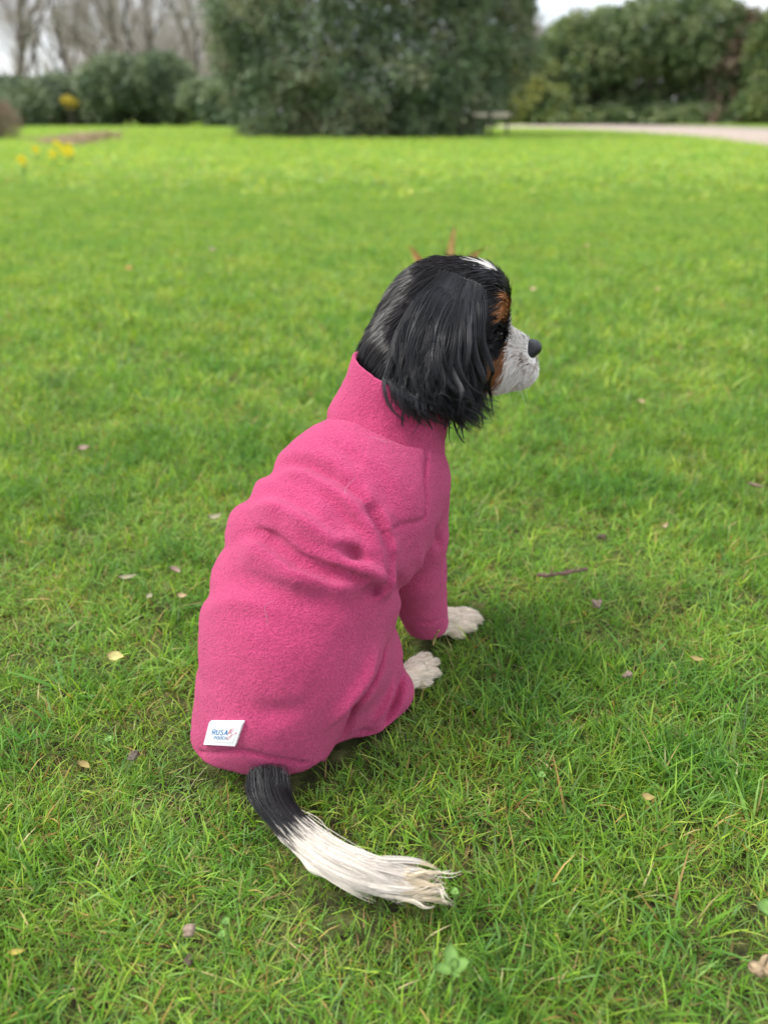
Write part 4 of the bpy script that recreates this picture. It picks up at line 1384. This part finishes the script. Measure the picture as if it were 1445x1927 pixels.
# the big yew, base about 22 m off
b = G(690, 262)
yb = b[1]
yc = yb + 3.2
shrub('yew_tree', 'huge dark green yew with foliage to the ground, behind the lawn above the dog', 'tree', (b[0], yc, 0),
      [lobe(680, 60, yc, 250, 190), lobe(520, 70, yc - .6, 125, 150), lobe(840, 60, yc + .4, 130, 150), lobe(560, 190, yc - .8, 125, 85), lobe(700, 185, yc - 1.2, 150, 90),
       lobe(830, 180, yc - .4, 120, 85), lobe(470, 10, yc, 75, 110), lobe(700, -160, yc, 260, 220), lobe(500, -130, yc, 130, 160), lobe(880, -110, yc, 150, 150), lobe(925, 60, yc + 1, 85, 110), lobe(690, -380, yc, 170, 190)],
      150000, .145, YEW, stems=6, mat=m_needle, droop=.55, aspect=.5, zmin=.02, rough_amp=.42, shell=.62, clump=.33)
b = G(985, 236)
shrub('evergreen_bush', 'yellowish green bush filling the gap between the yew and the hedge', 'shrub', (b[0] * 62 / b[1], 62, 0),
      [lobe(960, 165, 62.9, 55, 62), lobe(930, 120, 64.8, 48, 60), lobe(1000, 190, 61.1, 40, 42)], 8000, .30, OLIVE * .8, stems=4, droop=.4)
# hedge on the right: separate shrubs grown into each other
HD = [
    ('tall laurel at the path with yellow-green leaves low down, next to the yew', [lobe(1040,150,62.9,55,70), lobe(1075,110,64.8,55,65), lobe(1030,200,61.1,42,34), lobe(1050,220,61.1,60,16)], np.concatenate([LAUREL, OLIVE[:2]]), (1040, 236)),
    ('dark laurel in the hedge with a hollow in its foot', [lobe(1135,95,64.8,75,62), lobe(1120,160,66.6,55,60), lobe(1150,205,64.8,40,26), lobe(1130,220,62.9,60,16)], LAUREL, (1130, 234)),
    ('tallest rounded laurel of the hedge beyond the path', [lobe(1225,70,64.8,85,60), lobe(1240,120,66.6,75,55), lobe(1215,205,64.8,45,28), lobe(1225,220,62.9,60,16)], LAUREL, (1230, 234)),
    ('laurel beyond the path whose top rises to the sky gap', [lobe(1320,70,62.9,70,68), lobe(1330,130,64.8,65,60), lobe(1310,208,62.9,40,26), lobe(1315,220,61.1,60,17)], LAUREL, (1320, 235)),
    ('brownish twiggy shrub towards the outer end of the hedge', [lobe(1395,100,61.1,50,66), lobe(1390,180,61.1,45,52), lobe(1395,220,59.2,60,18)], np.concatenate([RUST, LAUREL[:2]]), (1395, 238)),
    ('olive green shrub closing the hedge where the path leaves the lawn', [lobe(1455,110,59.2,52,85), lobe(1450,200,57.4,60,40), lobe(1540,110,59.2,70,90)], np.concatenate([OLIVE[:2], LAUREL[1:3]]), (1455, 241)),
]
for lab_, lb, pal, bp_ in HD:
    b = G(*bp_)
    shrub('laurel_shrub', lab_, 'shrub', (b[0] * 63 / b[1], 63, 0), lb, 19000, .34, pal, 'shrubs of the hedge beyond the path', stems=6, droop=.35, shell=.8)
# left: rounded evergreens at the far edge of the lawn
LS = [
    ('rounded evergreen shrub with a flat top, the wider of the pair by the yew', [lobe(215,160,50.4,62,42), lobe(250,140,51.6,45,30), lobe(200,205,50.4,40,30)], DUSK, (220, 240)),
    ('rounded evergreen shrub beside the yew with drooping leaves', [lobe(310,155,50.4,55,45), lobe(330,190,50.4,42,38), lobe(280,200,51.6,35,30)], DUSK, (305, 240)),
    ('small dome of evergreen leaves tucked against the yew', [lobe(385,185,48.0,44,28), lobe(415,200,46.8,35,32)], DUSK * 1.1, (385, 240)),
    ('low spreading dark shrub under the bare trees', [lobe(60,200,50.4,62,36), lobe(100,185,51.6,55,36), lobe(20,180,52.8,50,30)], DUSK * .95, (60, 240)),
    ('dark shrub beside the yellow blossom', [lobe(145,205,51.6,38,32), lobe(120,175,54.0,46,30), lobe(-60,190,52.8,60,45)], DUSK * .9, (140, 240)),
]
for lab_, lb, pal, bp_ in LS:
    b = G(*bp_)
    shrub('evergreen_shrub', lab_, 'shrub', (lb[0][0][0], lb[0][0][1], 0), lb, 12000, .25, pal, 'evergreen shrubs at the far edge of the lawn', stems=5, droop=.5)
b = G(8, 264)
shrub('brown_shrub', 'leafless brown shrub at the edge of the lawn behind the daffodils', 'shrub', (P(-8, 240, b[1])[0], b[1] + .5, 0),
      [lobe(-10, 228, b[1] + .5, 42, 34)], 3200, .10, np.array([[.14,.10,.07],[.11,.085,.06],[.17,.12,.09]]), stems=5, droop=-.6, aspect=.2)
b = P(130, 192, 49)
shrub('forsythia', 'small bush of yellow blossom among the dark shrubs', 'shrub', (b[0], 49, 0),
      [lobe(126, 188, 49, 9, 7), lobe(137, 193, 49, 8, 8), lobe(131, 199, 49, 5, 6)], 420, .10, np.array([[.62,.48,.03],[.55,.42,.04],[.70,.56,.06]]) / PALX, stems=3, aspect=.7)

# bare trees
def bare_tree(label, base, height, spread, r0, levels=4, seed=0, tint=1.0, fork=.25, lean=0.0, ntw=1.0):
    g = np.random.default_rng(seed)
    root = empty('bare_tree', base); tag(root, label, 'tree', 'bare trees beyond the shrubs')
    trunk, twigs = [], []
    def grow_(p, d, ln, r, lv):
        n = 6 if lv < 3 else 4
        pts = [p]
        dd = d.copy()
        for k in range(n - 1):
            dd = dd + g.normal(0, .10 + .04 * lv, 3) + np.array([0, 0, .05])
            dd /= np.linalg.norm(dd)
            pts.append(pts[-1] + dd * ln / (n - 1))
        pts = np.array(pts)
        (trunk if lv < 2 else twigs).append((pts, np.linspace(r, r * (.55 if lv < 2 else .4), n)))
        if lv >= levels: return
        nb = [9, 7, 6, int(6 * ntw), 4][lv]
        for k in range(nb):
            t = (fork if lv == 0 else .25) + (1 - (fork if lv == 0 else .25)) * (k + g.random()) / nb
            i = min(int(t * (n - 1)), n - 2)
            q = pts[i] + (pts[i + 1] - pts[i]) * (t * (n - 1) - i)
            az = g.random() * 6.283
            tang = pts[i + 1] - pts[i]; tang /= np.linalg.norm(tang)
            sdv = np.array([math.cos(az), math.sin(az), .1]); sdv -= tang * (sdv @ tang); sdv /= np.linalg.norm(sdv)
            ang_ = .45 + .45 * g.random()
            nd = tang * math.cos(ang_) + sdv * math.sin(ang_) * spread
            nd /= np.linalg.norm(nd)
            grow_(q, nd, ln * (.42 + .22 * g.random()) * (1.25 - .5 * t), max(r * (.50 - .2 * t), .011), lv + 1)
    grow_(np.array(base, float), np.array([lean, 0, 1.0]), height, r0, 0)
    V, Q = limb_tubes(trunk, 6); mesh_np('trunk', V, Q, m_bark, root)
    V, Q = limb_tubes(twigs, 3); mesh_np('crown', V, Q, m_twig, root)['kind'] = 'stuff'
    return root
BT = [(-30, 56, 13, .30, 'outermost bare tree with a forked crown above the low dark shrub'), (38, 50, 15, .34, 'dark trunked bare tree standing against the bright sky'), (98, 58, 12, .20, 'slim bare tree rising behind the yellow blossom'),
      (150, 54, 14, .24, 'bare tree left of the wide rounded shrub, with thin upright branches'), (215, 60, 15, .26, 'mauve grey bare tree rising behind the wide rounded shrub'), (262, 56, 16, .24, 'densely twigged bare tree between the rounded shrubs'),
      (318, 62, 16, .28, 'brown grey bare tree over the shrub with drooping leaves'), (372, 55, 15, .24, 'bare tree closest to the yew, half hidden by it'), (440, 66, 17, .28, 'bare tree whose crown shows above the edge of the yew'),
      (1015, 58, 8, .20, 'bare tree in the sky gap beside the yew'), (1075, 55, 7.5, .20, 'pale bare tree rising behind the hedge'), (1130, 64, 8.0, .22, 'low bare tree just topping the hedge')]
for k, (px, y, h_, r0, lab_) in enumerate(BT):
    y, h_ = y * 1.25, h_ * 1.2
    x = P(px, 215, y)[0]
    bare_tree(lab_, (x, y, -.1), h_ * .62, .95, r0 * .72, seed=20 + k, fork=.12 if k < 9 else .3, lean=(k % 3 - 1) * .05, ntw=1.25)
# far wood closing the view behind them
def far_wood():
    V_, Q_, o = [], [], 0
    segs = []
    g = np.random.default_rng(5)
    for _ in range(380):
        y = 92 + 30 * g.random()
        x = y * (-.36 + .20 * g.random()) if g.random() < .55 else y * (.16 + .5 * g.random()) if g.random() < .6 else y * (-.9 + .54 * g.random())
        h = 9 + 6 * g.random() - (4.5 if x > 5 else 0) - (3 if x < -.36 * y else 0)
        p = wander((x, y, -.2), (x + g.normal(0, .8), y, h), 6, .12)
        segs.append((p, np.linspace(.16, .03, 6)))
        for _b in range(16):
            q = p[1 + g.integers(0, 4)]
            e = q + np.array([g.normal(0, 1.4), g.normal(0, 1.4), 1.0 + 2.5 * g.random()])
            segs.append((wander(q, e, 4, .12), np.linspace(.045, .015, 4)))
    return limb_tubes(segs, 3)
V, Q = far_wood()
fw = mesh_np('far_wood', V, Q, m_twig)
tag(fw, 'grey brown leafless wood far behind the shrubs', 'wood', kind='stuff')
# ================================================================== small things in the grass
def plain(name, c, rough=.8, spec=.2, var=.35, scale=60):
    m, N, L, bs = new_mat(name, c, rough, spec)
    tcx = N.new('ShaderNodeTexCoord')
    a = noise_node(N, scale, 4, tcx.outputs['Object'], L)
    c = np.array(c)
    r = ramp(N, L, a.outputs['Fac'], [(.3, tuple(c * (1 - var))), (.7, tuple(np.minimum(c * (1 + var), 1)))])
    L.new(r.outputs[0], bs.inputs['Base Color'])
    bp = N.new('ShaderNodeBump'); bp.inputs['Strength'].default_value = .5; bp.inputs['Distance'].default_value = .002
    L.new(a.outputs['Fac'], bp.inputs['Height']); L.new(bp.outputs[0], bs.inputs['Normal'])
    return m
m_stick = plain('stick_bark', (.14, .085, .065), scale=150)
m_tanstick = plain('dry_stick', (.34, .25, .15), scale=150)
m_clod = plain('worm_cast', (.24, .175, .13), scale=220)
m_cone = plain('grey_cone', (.12, .10, .075), scale=300)
m_dirt = plain('dark_soil', (.085, .062, .042), scale=120)
LEAFM = {k: plain('leaf_' + k, c, .6, .3, .3, 90) for k, c in dict(amber=(.56, .34, .12), tan=(.34, .25, .13), pale=(.25, .23, .13), straw=(.27, .21, .07), rust=(.36, .16, .05), pink=(.25, .17, .125), olive=(.38, .34, .12), green=(.13, .24, .05), yellow=(.33, .27, .05)).items()}

def leaf_mesh(L_, W, cup, curl, n=7, point=1.0):
    """one leaf blade lying along +x, cupped and curled, with a midrib fold; a few hundredths of a millimetre from flat nowhere"""
    V = []
    t = np.linspace(0, 1, n)
    for k in t:
        w = W * np.sin(np.pi * k ** .8) ** point * .5 + W * .02
        for s in (-1, -.5, 0, .5, 1):
            V.append((L_ * (k - .5), s * w, cup * W * (abs(s) ** 1.5) + curl * L_ * (k - .4) ** 2 * 1.6 + .0006 * math.sin(k * 20 + s * 3)))
    V = np.array(V)
    Q = []
    for i in range(n - 1):
        for j in range(4):
            Q.append((i*5+j, (i+1)*5+j, (i+1)*5+j+1, i*5+j+1))
    Q = np.array(Q)
    lo = V - [0, 0, .0005]
    m = len(V)
    edge = []
    ring = [i*5 for i in range(n)] + [(n-1)*5+j for j in range(1, 5)] + [i*5+4 for i in range(n-2, -1, -1)] + [j for j in range(3, 0, -1)]
    for a, b in zip(ring, ring[1:] + ring[:1]):
        edge.append((a, b, b + m, a + m))
    return np.concatenate([V, lo]), np.concatenate([Q, Q[:, ::-1] + m, np.array(edge)])

def rotm(rx, ry, rz):
    return np.array(Matrix.Rotation(rz, 3, 'Z') @ Matrix.Rotation(ry, 3, 'Y') @ Matrix.Rotation(rx, 3, 'X'))

def leaf(px, py, Lpx, Wpx, deg, col, label, z=.020, cup=.12, curl=.25, tilt=(.2, .15), name='fallen_leaf', group='dead leaves lying in the grass'):
    p = G(px, py, z)
    s = RAD(1.0, p)
    V, Q = leaf_mesh(Lpx * s, Wpx * s * 1.25, cup, curl)
    V = V @ rotm(tilt[0], tilt[1], math.radians(deg)).T
    o = mesh_np(name, V, Q, LEAFM[col])
    o.location = p
    tag(o, label, 'leaf', group)
    return o
leaf(218, 1236, 34, 18, -10, 'olive', 'yellow green leaf lying in the grass beside the back of the coat', z=.03)
leaf(343, 1121, 20, 9, -5, 'tan', 'small tan leaf close to the left side of the coat')
leaf(240, 1086, 36, 9, 20, 'pale', 'long narrow pale leaf pointing at the coat')
leaf(330, 1073, 14, 20, 60, 'pink', 'pinkish beige scrap of leaf above the small tan leaf')
leaf(282, 1122, 14, 10, -40, 'pale', 'pale curled leaf tip next to the small tan leaf')
leaf(404, 973, 30, 12, 40, 'pale', 'pale curled leaf near the upper back of the coat')
leaf(436, 1001, 40, 10, 85, 'rust', 'rust brown leaf peeping out from behind the back of the coat', z=.05)
leaf(158, 843, 22, 12, 10, 'pink', 'beige leaf on a bare spot in the mid lawn')
leaf(400, 470, 16, 9, 10, 'pink', 'pink petal far out on the lawn', z=.04)
leaf(243, 505, 15, 10, 20, 'rust', 'orange leaf far out on the lawn left of the dog', z=.04)
leaf(1002, 545, 14, 12, 0, 'tan', 'pale tan leaf beyond the muzzle of the dog', z=.04)
leaf(1103, 463, 12, 10, 0, 'straw', 'straw coloured leaf farthest out on the lawn', z=.05)
leaf(1236, 545, 13, 10, 0, 'straw', 'straw leaf in the middle distance to the right of the dog', z=.04)
leaf(1205, 756, 16, 11, 30, 'tan', 'tan leaf in the lawn right of the ear tips')
leaf(1250, 990, 26, 6, 50, 'tan', 'thin dry leaf standing slanted right of the coat')
leaf(1310, 1240, 26, 9, -15, 'straw', 'straw yellow leaf lying flat, right of the paws')
leaf(1418, 915, 14, 24, 80, 'pink', 'beige leaf stalk upright near the frame edge')
leaf(1218, 1500, 26, 12, -10, 'straw', 'crumpled straw leaf in the near lawn right of the tail')
leaf(158, 1440, 16, 22, 70, 'straw', 'orange yellow ragged petal near the grey cone')
leaf(32, 1791, 34, 9, 10, 'yellow', 'bright yellow ragged petal at the bare soil')
leaf(700, 1005 - 700 + 1740, 10, 4, 20, 'tan', 'tiny tan scrap in the grass below the tail')
leaf(1440, 1712, 40, 30, 70, 'green', 'bright round green leaf cut by the frame edge', z=.04, name='green_leaf', group=None)

def stick(name, pts, r, mat, label):
    p = resample(np.array([G(x, y, z) for x, y, z in pts]), 26)
    p += rng.normal(0, r * .25, p.shape)
    rad = r * (1 + .25 * np.sin(np.linspace(0, 14, 26)) + rng.normal(0, .12, 26)); rad[0] *= .5; rad[-1] *= .35
    segs = [(p, rad)]
    for k in (7, 13, 18):
        segs.append((np.array([p[k], p[k] + [.001, .002, r * 1.5], p[k] + [.004, .003, r * 2.2]]), np.array([r * .6, r * .45, r * .2])))
    V, Q = limb_tubes(segs, 8)
    o = mesh_np(name, V - p.mean(0), Q, mat)
    o.location = p.mean(0)
    tag(o, label, 'stick')
stick('twig', [(1010,1082,.030),(1035,1083,.032),(1060,1078,.032),(1085,1074,.032),(1106,1071,.030)], .0027, m_stick, 'purplish brown twig lying in the grass right of the front paw')
stick('dry_stick', [(1420,1824,.03),(1445,1822,.032),(1480,1830,.03)], .0045, m_tanstick, 'tan stick reaching in from the lower corner, below the round green leaf')
stick('straw_stalk', [(815,1215,.028),(818,1200,.036),(826,1185,.05)], .0012, LEAFM['straw'], 'yellow straw stalk standing under the sleeve cuff')

def clod(name, px, py, rpx, mat, label, cat, z=.022, lump=.6, flat=.75):
    p = G(px, py, z); r = RAD(rpx, p)
    s = Solid(p - r * 2.2, p + r * 2.2, r / 7)
    for _ in range(9):
        d = rng.normal(0, 1, 3) * r * .42 * np.array([1.2, 1, flat])
        s.ball(p + d, r * (.35 + .35 * rng.random()), r * .15)
    v, q = s.mesh()
    v = v + (fbm(v, 2.2 / r, 3, 3)[:, None] - .5) * (v - p) * lump
    o = mesh_np(name, v - p, q, mat)
    o.location = p
    tag(o, label, cat)
clod('worm_cast', 355, 1752, 12, m_clod, 'pinkish brown crumbly worm cast in the grass below the tail', 'soil lump')
clod('fir_cone', 252, 1420, 8, m_cone, 'small grey cone lying in the grass left of the label', 'cone')
clod('worm_cast', 1180, 1270, 7, m_clod, 'small brown worm cast right of the hind paw', 'soil lump', z=.02)
clod('worm_cast', 1124, 1137, 7, m_clod, 'small pale worm cast just below the twig', 'soil lump', z=.02)
clod('soil_lump', 1135, 1010, 8, m_dirt, 'dark lump of soil above the twig', 'soil lump', z=.002, flat=.25)
clod('soil_lump', 355, 1808, 9, m_dirt, 'dark soil crumb below the worm cast', 'soil lump', z=.002, flat=.25)

# weeds: a rosette and clover
def plant(name, label, cat, px, py, parts, z=.03):
    p = G(px, py, z)
    root = empty(name, p); tag(root, label, cat)
    for kind_, Lx, Wx, deg, up, dx, dy, col in parts:
        s = RAD(1.0, p)
        V, Q = leaf_mesh(Lx * s, Wx * s * 1.2, .18, .15, point=.7)
        V[:, 0] += Lx * s * .55
        V = V @ rotm(0, -math.radians(up), math.radians(deg)).T + p + np.array([dx * s, dy * s, .002])
        mesh_np(kind_, V, Q, LEAFM[col], root)
    st = [(np.array([[p[0], p[1], -.005], [p[0] + .001, p[1], z * .5], p]), np.array([.0012, .0011, .001]))]
    V, Q = limb_tubes(st, 6)
    mesh_np('stem', V, Q, LEAFM['green'], root)
plant('seedling', 'broad leaved pale green seedling in the near grass below the tail tip', 'plant', 850, 1828,
      [('leaf', 38, 20, 195, 20, 0, 0, 'green'), ('leaf', 36, 22, 10, 22, 0, 0, 'green'), ('leaf', 44, 22, 95, 30, 0, 0, 'green'), ('leaf', 24, 12, 300, 15, 0, 0, 'green'), ('leaf', 22, 12, 60, 50, 0, 0, 'green')], z=.04)
for px, py, lab_ in ((425, 1738, 'clover with three leaflets right of the worm cast'), (418, 1762, 'clover close below another, near the worm cast'), (855, 1682, 'clover by the tip of the tail'), (1018, 1462, 'round clover leaf in the grass right of the tail'), (205, 1395, 'clover left of the label hem')):
    plant('clover', lab_, 'plant', px, py, [('leaflet', 9, 9, a0, 12, 0, 0, 'green') for a0 in (80, 200, 320)], z=.03)

# dry plant behind the head
p = G(858, 470, .0); p = P(856, 640, 2.5); p[2] = 0
root = empty('withered_plant', p); tag(root, 'withered plant with tan pointed leaves and dark stalks showing above the head', 'plant')
def strap(pts, w, y, mat, name):
    c = resample(np.array([P(a, b, y) for a, b in pts]), 14)
    t = np.linspace(0, 1, 14)
    ww = w * np.sin(np.pi * np.clip(t * .8 + .2, 0, 1)) ** .6
    side = np.array([.9, .3, .1])
    V = np.concatenate([c - side * ww[:, None] / 2, c + np.array([0, .002, 0]), c + side * ww[:, None] / 2])
    i = np.arange(13)
    Q = np.concatenate([np.stack([i, i+1, i+15, i+14], 1), np.stack([i+14, i+15, i+29, i+28], 1)])
    m = len(V)
    V = np.concatenate([V, V + [0, .0012, 0]])
    o = mesh_np(name, V, np.concatenate([Q, Q[:, ::-1] + m]), mat, root)
yp = 2.5
zb = lambda px: tuple(project(np.array([[P(px, 600, yp)[0], yp, 0.0]]))[0][:2])
strap([zb(862), (856, 560), (848, 476), (856, 424)], .034, yp, LEAFM['amber'], 'leaf')
strap([zb(868), (868, 560), (888, 486), (906, 470), (930, 464)], .030, yp - .35, LEAFM['amber'], 'leaf')
strap([zb(850), (830, 560), (790, 488), (768, 462)], .020, yp - .1, LEAFM['rust'], 'leaf')
strap([zb(846), (826, 570), (786, 494), (772, 474)], .014, yp - .05, LEAFM['amber'], 'leaf')
for a, b in ((838, 470), (869, 478)):
    c = resample(np.array([P(*zb(858), yp), P(a * .5 + 429, 560, yp), P(a, b, yp)]), 10)
    V, Q = limb_tubes([(c, np.linspace(.003, .0015, 10))], 6)
    mesh_np('stalk', V, Q, m_dirt, root)

# daffodils
m_petal = plain('daffodil_yellow', (.85, .72, .04), .5, .3, .15, 30)
m_dleaf = plain('daffodil_leaf', (.10, .20, .05), .5, .3, .2, 30)
def daffodil(px, py, label, h=.17, sc=1.0):
    g0 = G(px, py)
    b = np.array([P(px, py, g0[1] + 2.0)[0], 0, 0]); 
    y = h  # height of the flower above the lawn
    d = ray(px, py); t = (h - CAM_H) / d[2]; head = _E + d * t
    root = empty('daffodil', (head[0], head[1], 0)); tag(root, label, 'flower', 'daffodils on the lawn')
    V, Q = limb_tubes([(np.array([[head[0], head[1], -.02], [head[0] + .01, head[1], h * .6], head + [0, .01, 0], head]), np.array([.006, .005, .004, .004]))], 6)
    mesh_np('stem', V, Q, m_dleaf, root)
    for k in range(3):
        a = rng.random() * 6.28
        c = resample(np.array([[head[0], head[1], -.02], [head[0] + .03 * math.cos(a), head[1] + .03 * math.sin(a), h * .5], [head[0] + .09 * math.cos(a), head[1] + .09 * math.sin(a), h * .85]]), 8)
        V, Q = limb_tubes([(c, np.linspace(.010, .002, 8))], 4)
        mesh_np('leaf', V, Q, m_dleaf, root)
    for k in range(6):
        V, Q = leaf_mesh(.060 * sc, .036 * sc, .1, .1)
        V[:, 0] += .032 * sc
        M3 = np.array([[1, 0, 0], [0, 0, -1], [0, 1, 0]])
        V = V @ rotm(0, 0, k * math.pi / 3 + .2).T @ M3.T + head
        mesh_np('petal', V, Q, m_petal, root)
    an = np.linspace(0, 6.283, 14, endpoint=False)
    pr = []
    for t_, r_ in ((0, .012), (.02, .014), (.038, .020), (.040, .019), (.02, .012)):
        pr.append(np.stack([r_ * sc * np.cos(an), np.full(14, -t_ * sc), r_ * sc * np.sin(an)], 1))
    idx = np.arange(70).reshape(5, 14)
    Q = np.stack([idx[:-1], np.roll(idx[:-1], -1, 1), np.roll(idx[1:], -1, 1), idx[1:]], -1).reshape(-1, 4)
    mesh_np('trumpet', np.concatenate(pr) + head, Q, m_petal, root)
for px, py, lab_ in ((68, 281, 'single daffodil between the brown shrub and the daffodil clump'), (42, 301, 'daffodil lowest in the lawn, nearest the frame edge'), (106, 269, 'topmost daffodil of the yellow clump'), (113, 274, 'daffodil in the clump just under the topmost one'),
                     (100, 289, 'paler daffodil set off below the clump'), (121, 284, 'daffodil in the heart of the clump'), (130, 276, 'daffodil in the clump next to the brushwood'), (127, 288, 'lowest daffodil of the dense clump'), (134, 285, 'daffodil at the outer edge of the clump, towards the dog')):
    daffodil(px, py, lab_, sc=1.1)

# brushwood heap on the lawn behind the daffodils
hb = G(165, 276)
segs = []
for _ in range(260):
    t = rng.random()
    c = G(95 + 115 * t, 268 + 6 * math.sin(t * 5) + rng.normal(0, 1.5))
    c[2] = .03 + .18 * rng.random() * (1 - abs(t - .6))
    a = rng.random() * 6.28
    e = c + np.array([math.cos(a), math.sin(a), .12 * rng.normal()]) * (.2 + .5 * rng.random())
    e[2] = max(e[2], .02)
    segs.append((wander(c, e, 5, .02), np.linspace(.022, .008, 5)))
V, Q = limb_tubes(segs, 4)
bw = mesh_np('brushwood', V - hb, Q, m_tanstick); bw.location = hb
tag(bw, 'low heap of brown brushwood on the lawn behind the daffodils', 'brushwood', kind='stuff')

# low wooden rail seen in the gap beside the yew
m_wood = plain('pale_timber', (.42, .36, .29), .85, .2, .2, 6)
m_post = plain('dark_timber', (.05, .05, .038), .9, .2, .3, 8)
bc = P(926, 217, 25.0); bc[2] = 0
root = empty('wooden_rail', bc); tag(root, 'low pale wooden rail in the gap between the yew and the hedge', 'rail')
def bx(name, c, s, m):
    bm = bmesh.new()
    bmesh.ops.create_cube(bm, size=1)
    for v in bm.verts: v.co = Vector((v.co.x * s[0] + c[0], v.co.y * s[1] + c[1], v.co.z * s[2] + c[2]))
    bmesh.ops.bevel(bm, geom=bm.edges[:], offset=.012, segments=2, affect='EDGES')
    me = bpy.data.meshes.new(name); bm.to_mesh(me); bm.free()
    me.materials.append(m)
    o = bpy.data.objects.new(name, me); COL.objects.link(o); o.parent = root
bx('plank', (.24, 0, .62), (.50, .10, .13), m_wood)
bx('plank', (-.32, .03, .62), (.44, .08, .09), m_wood)
for x_ in (-.50, -.02, .46): bx('post', (x_, .10, .34), (.07, .07, .70), m_post)
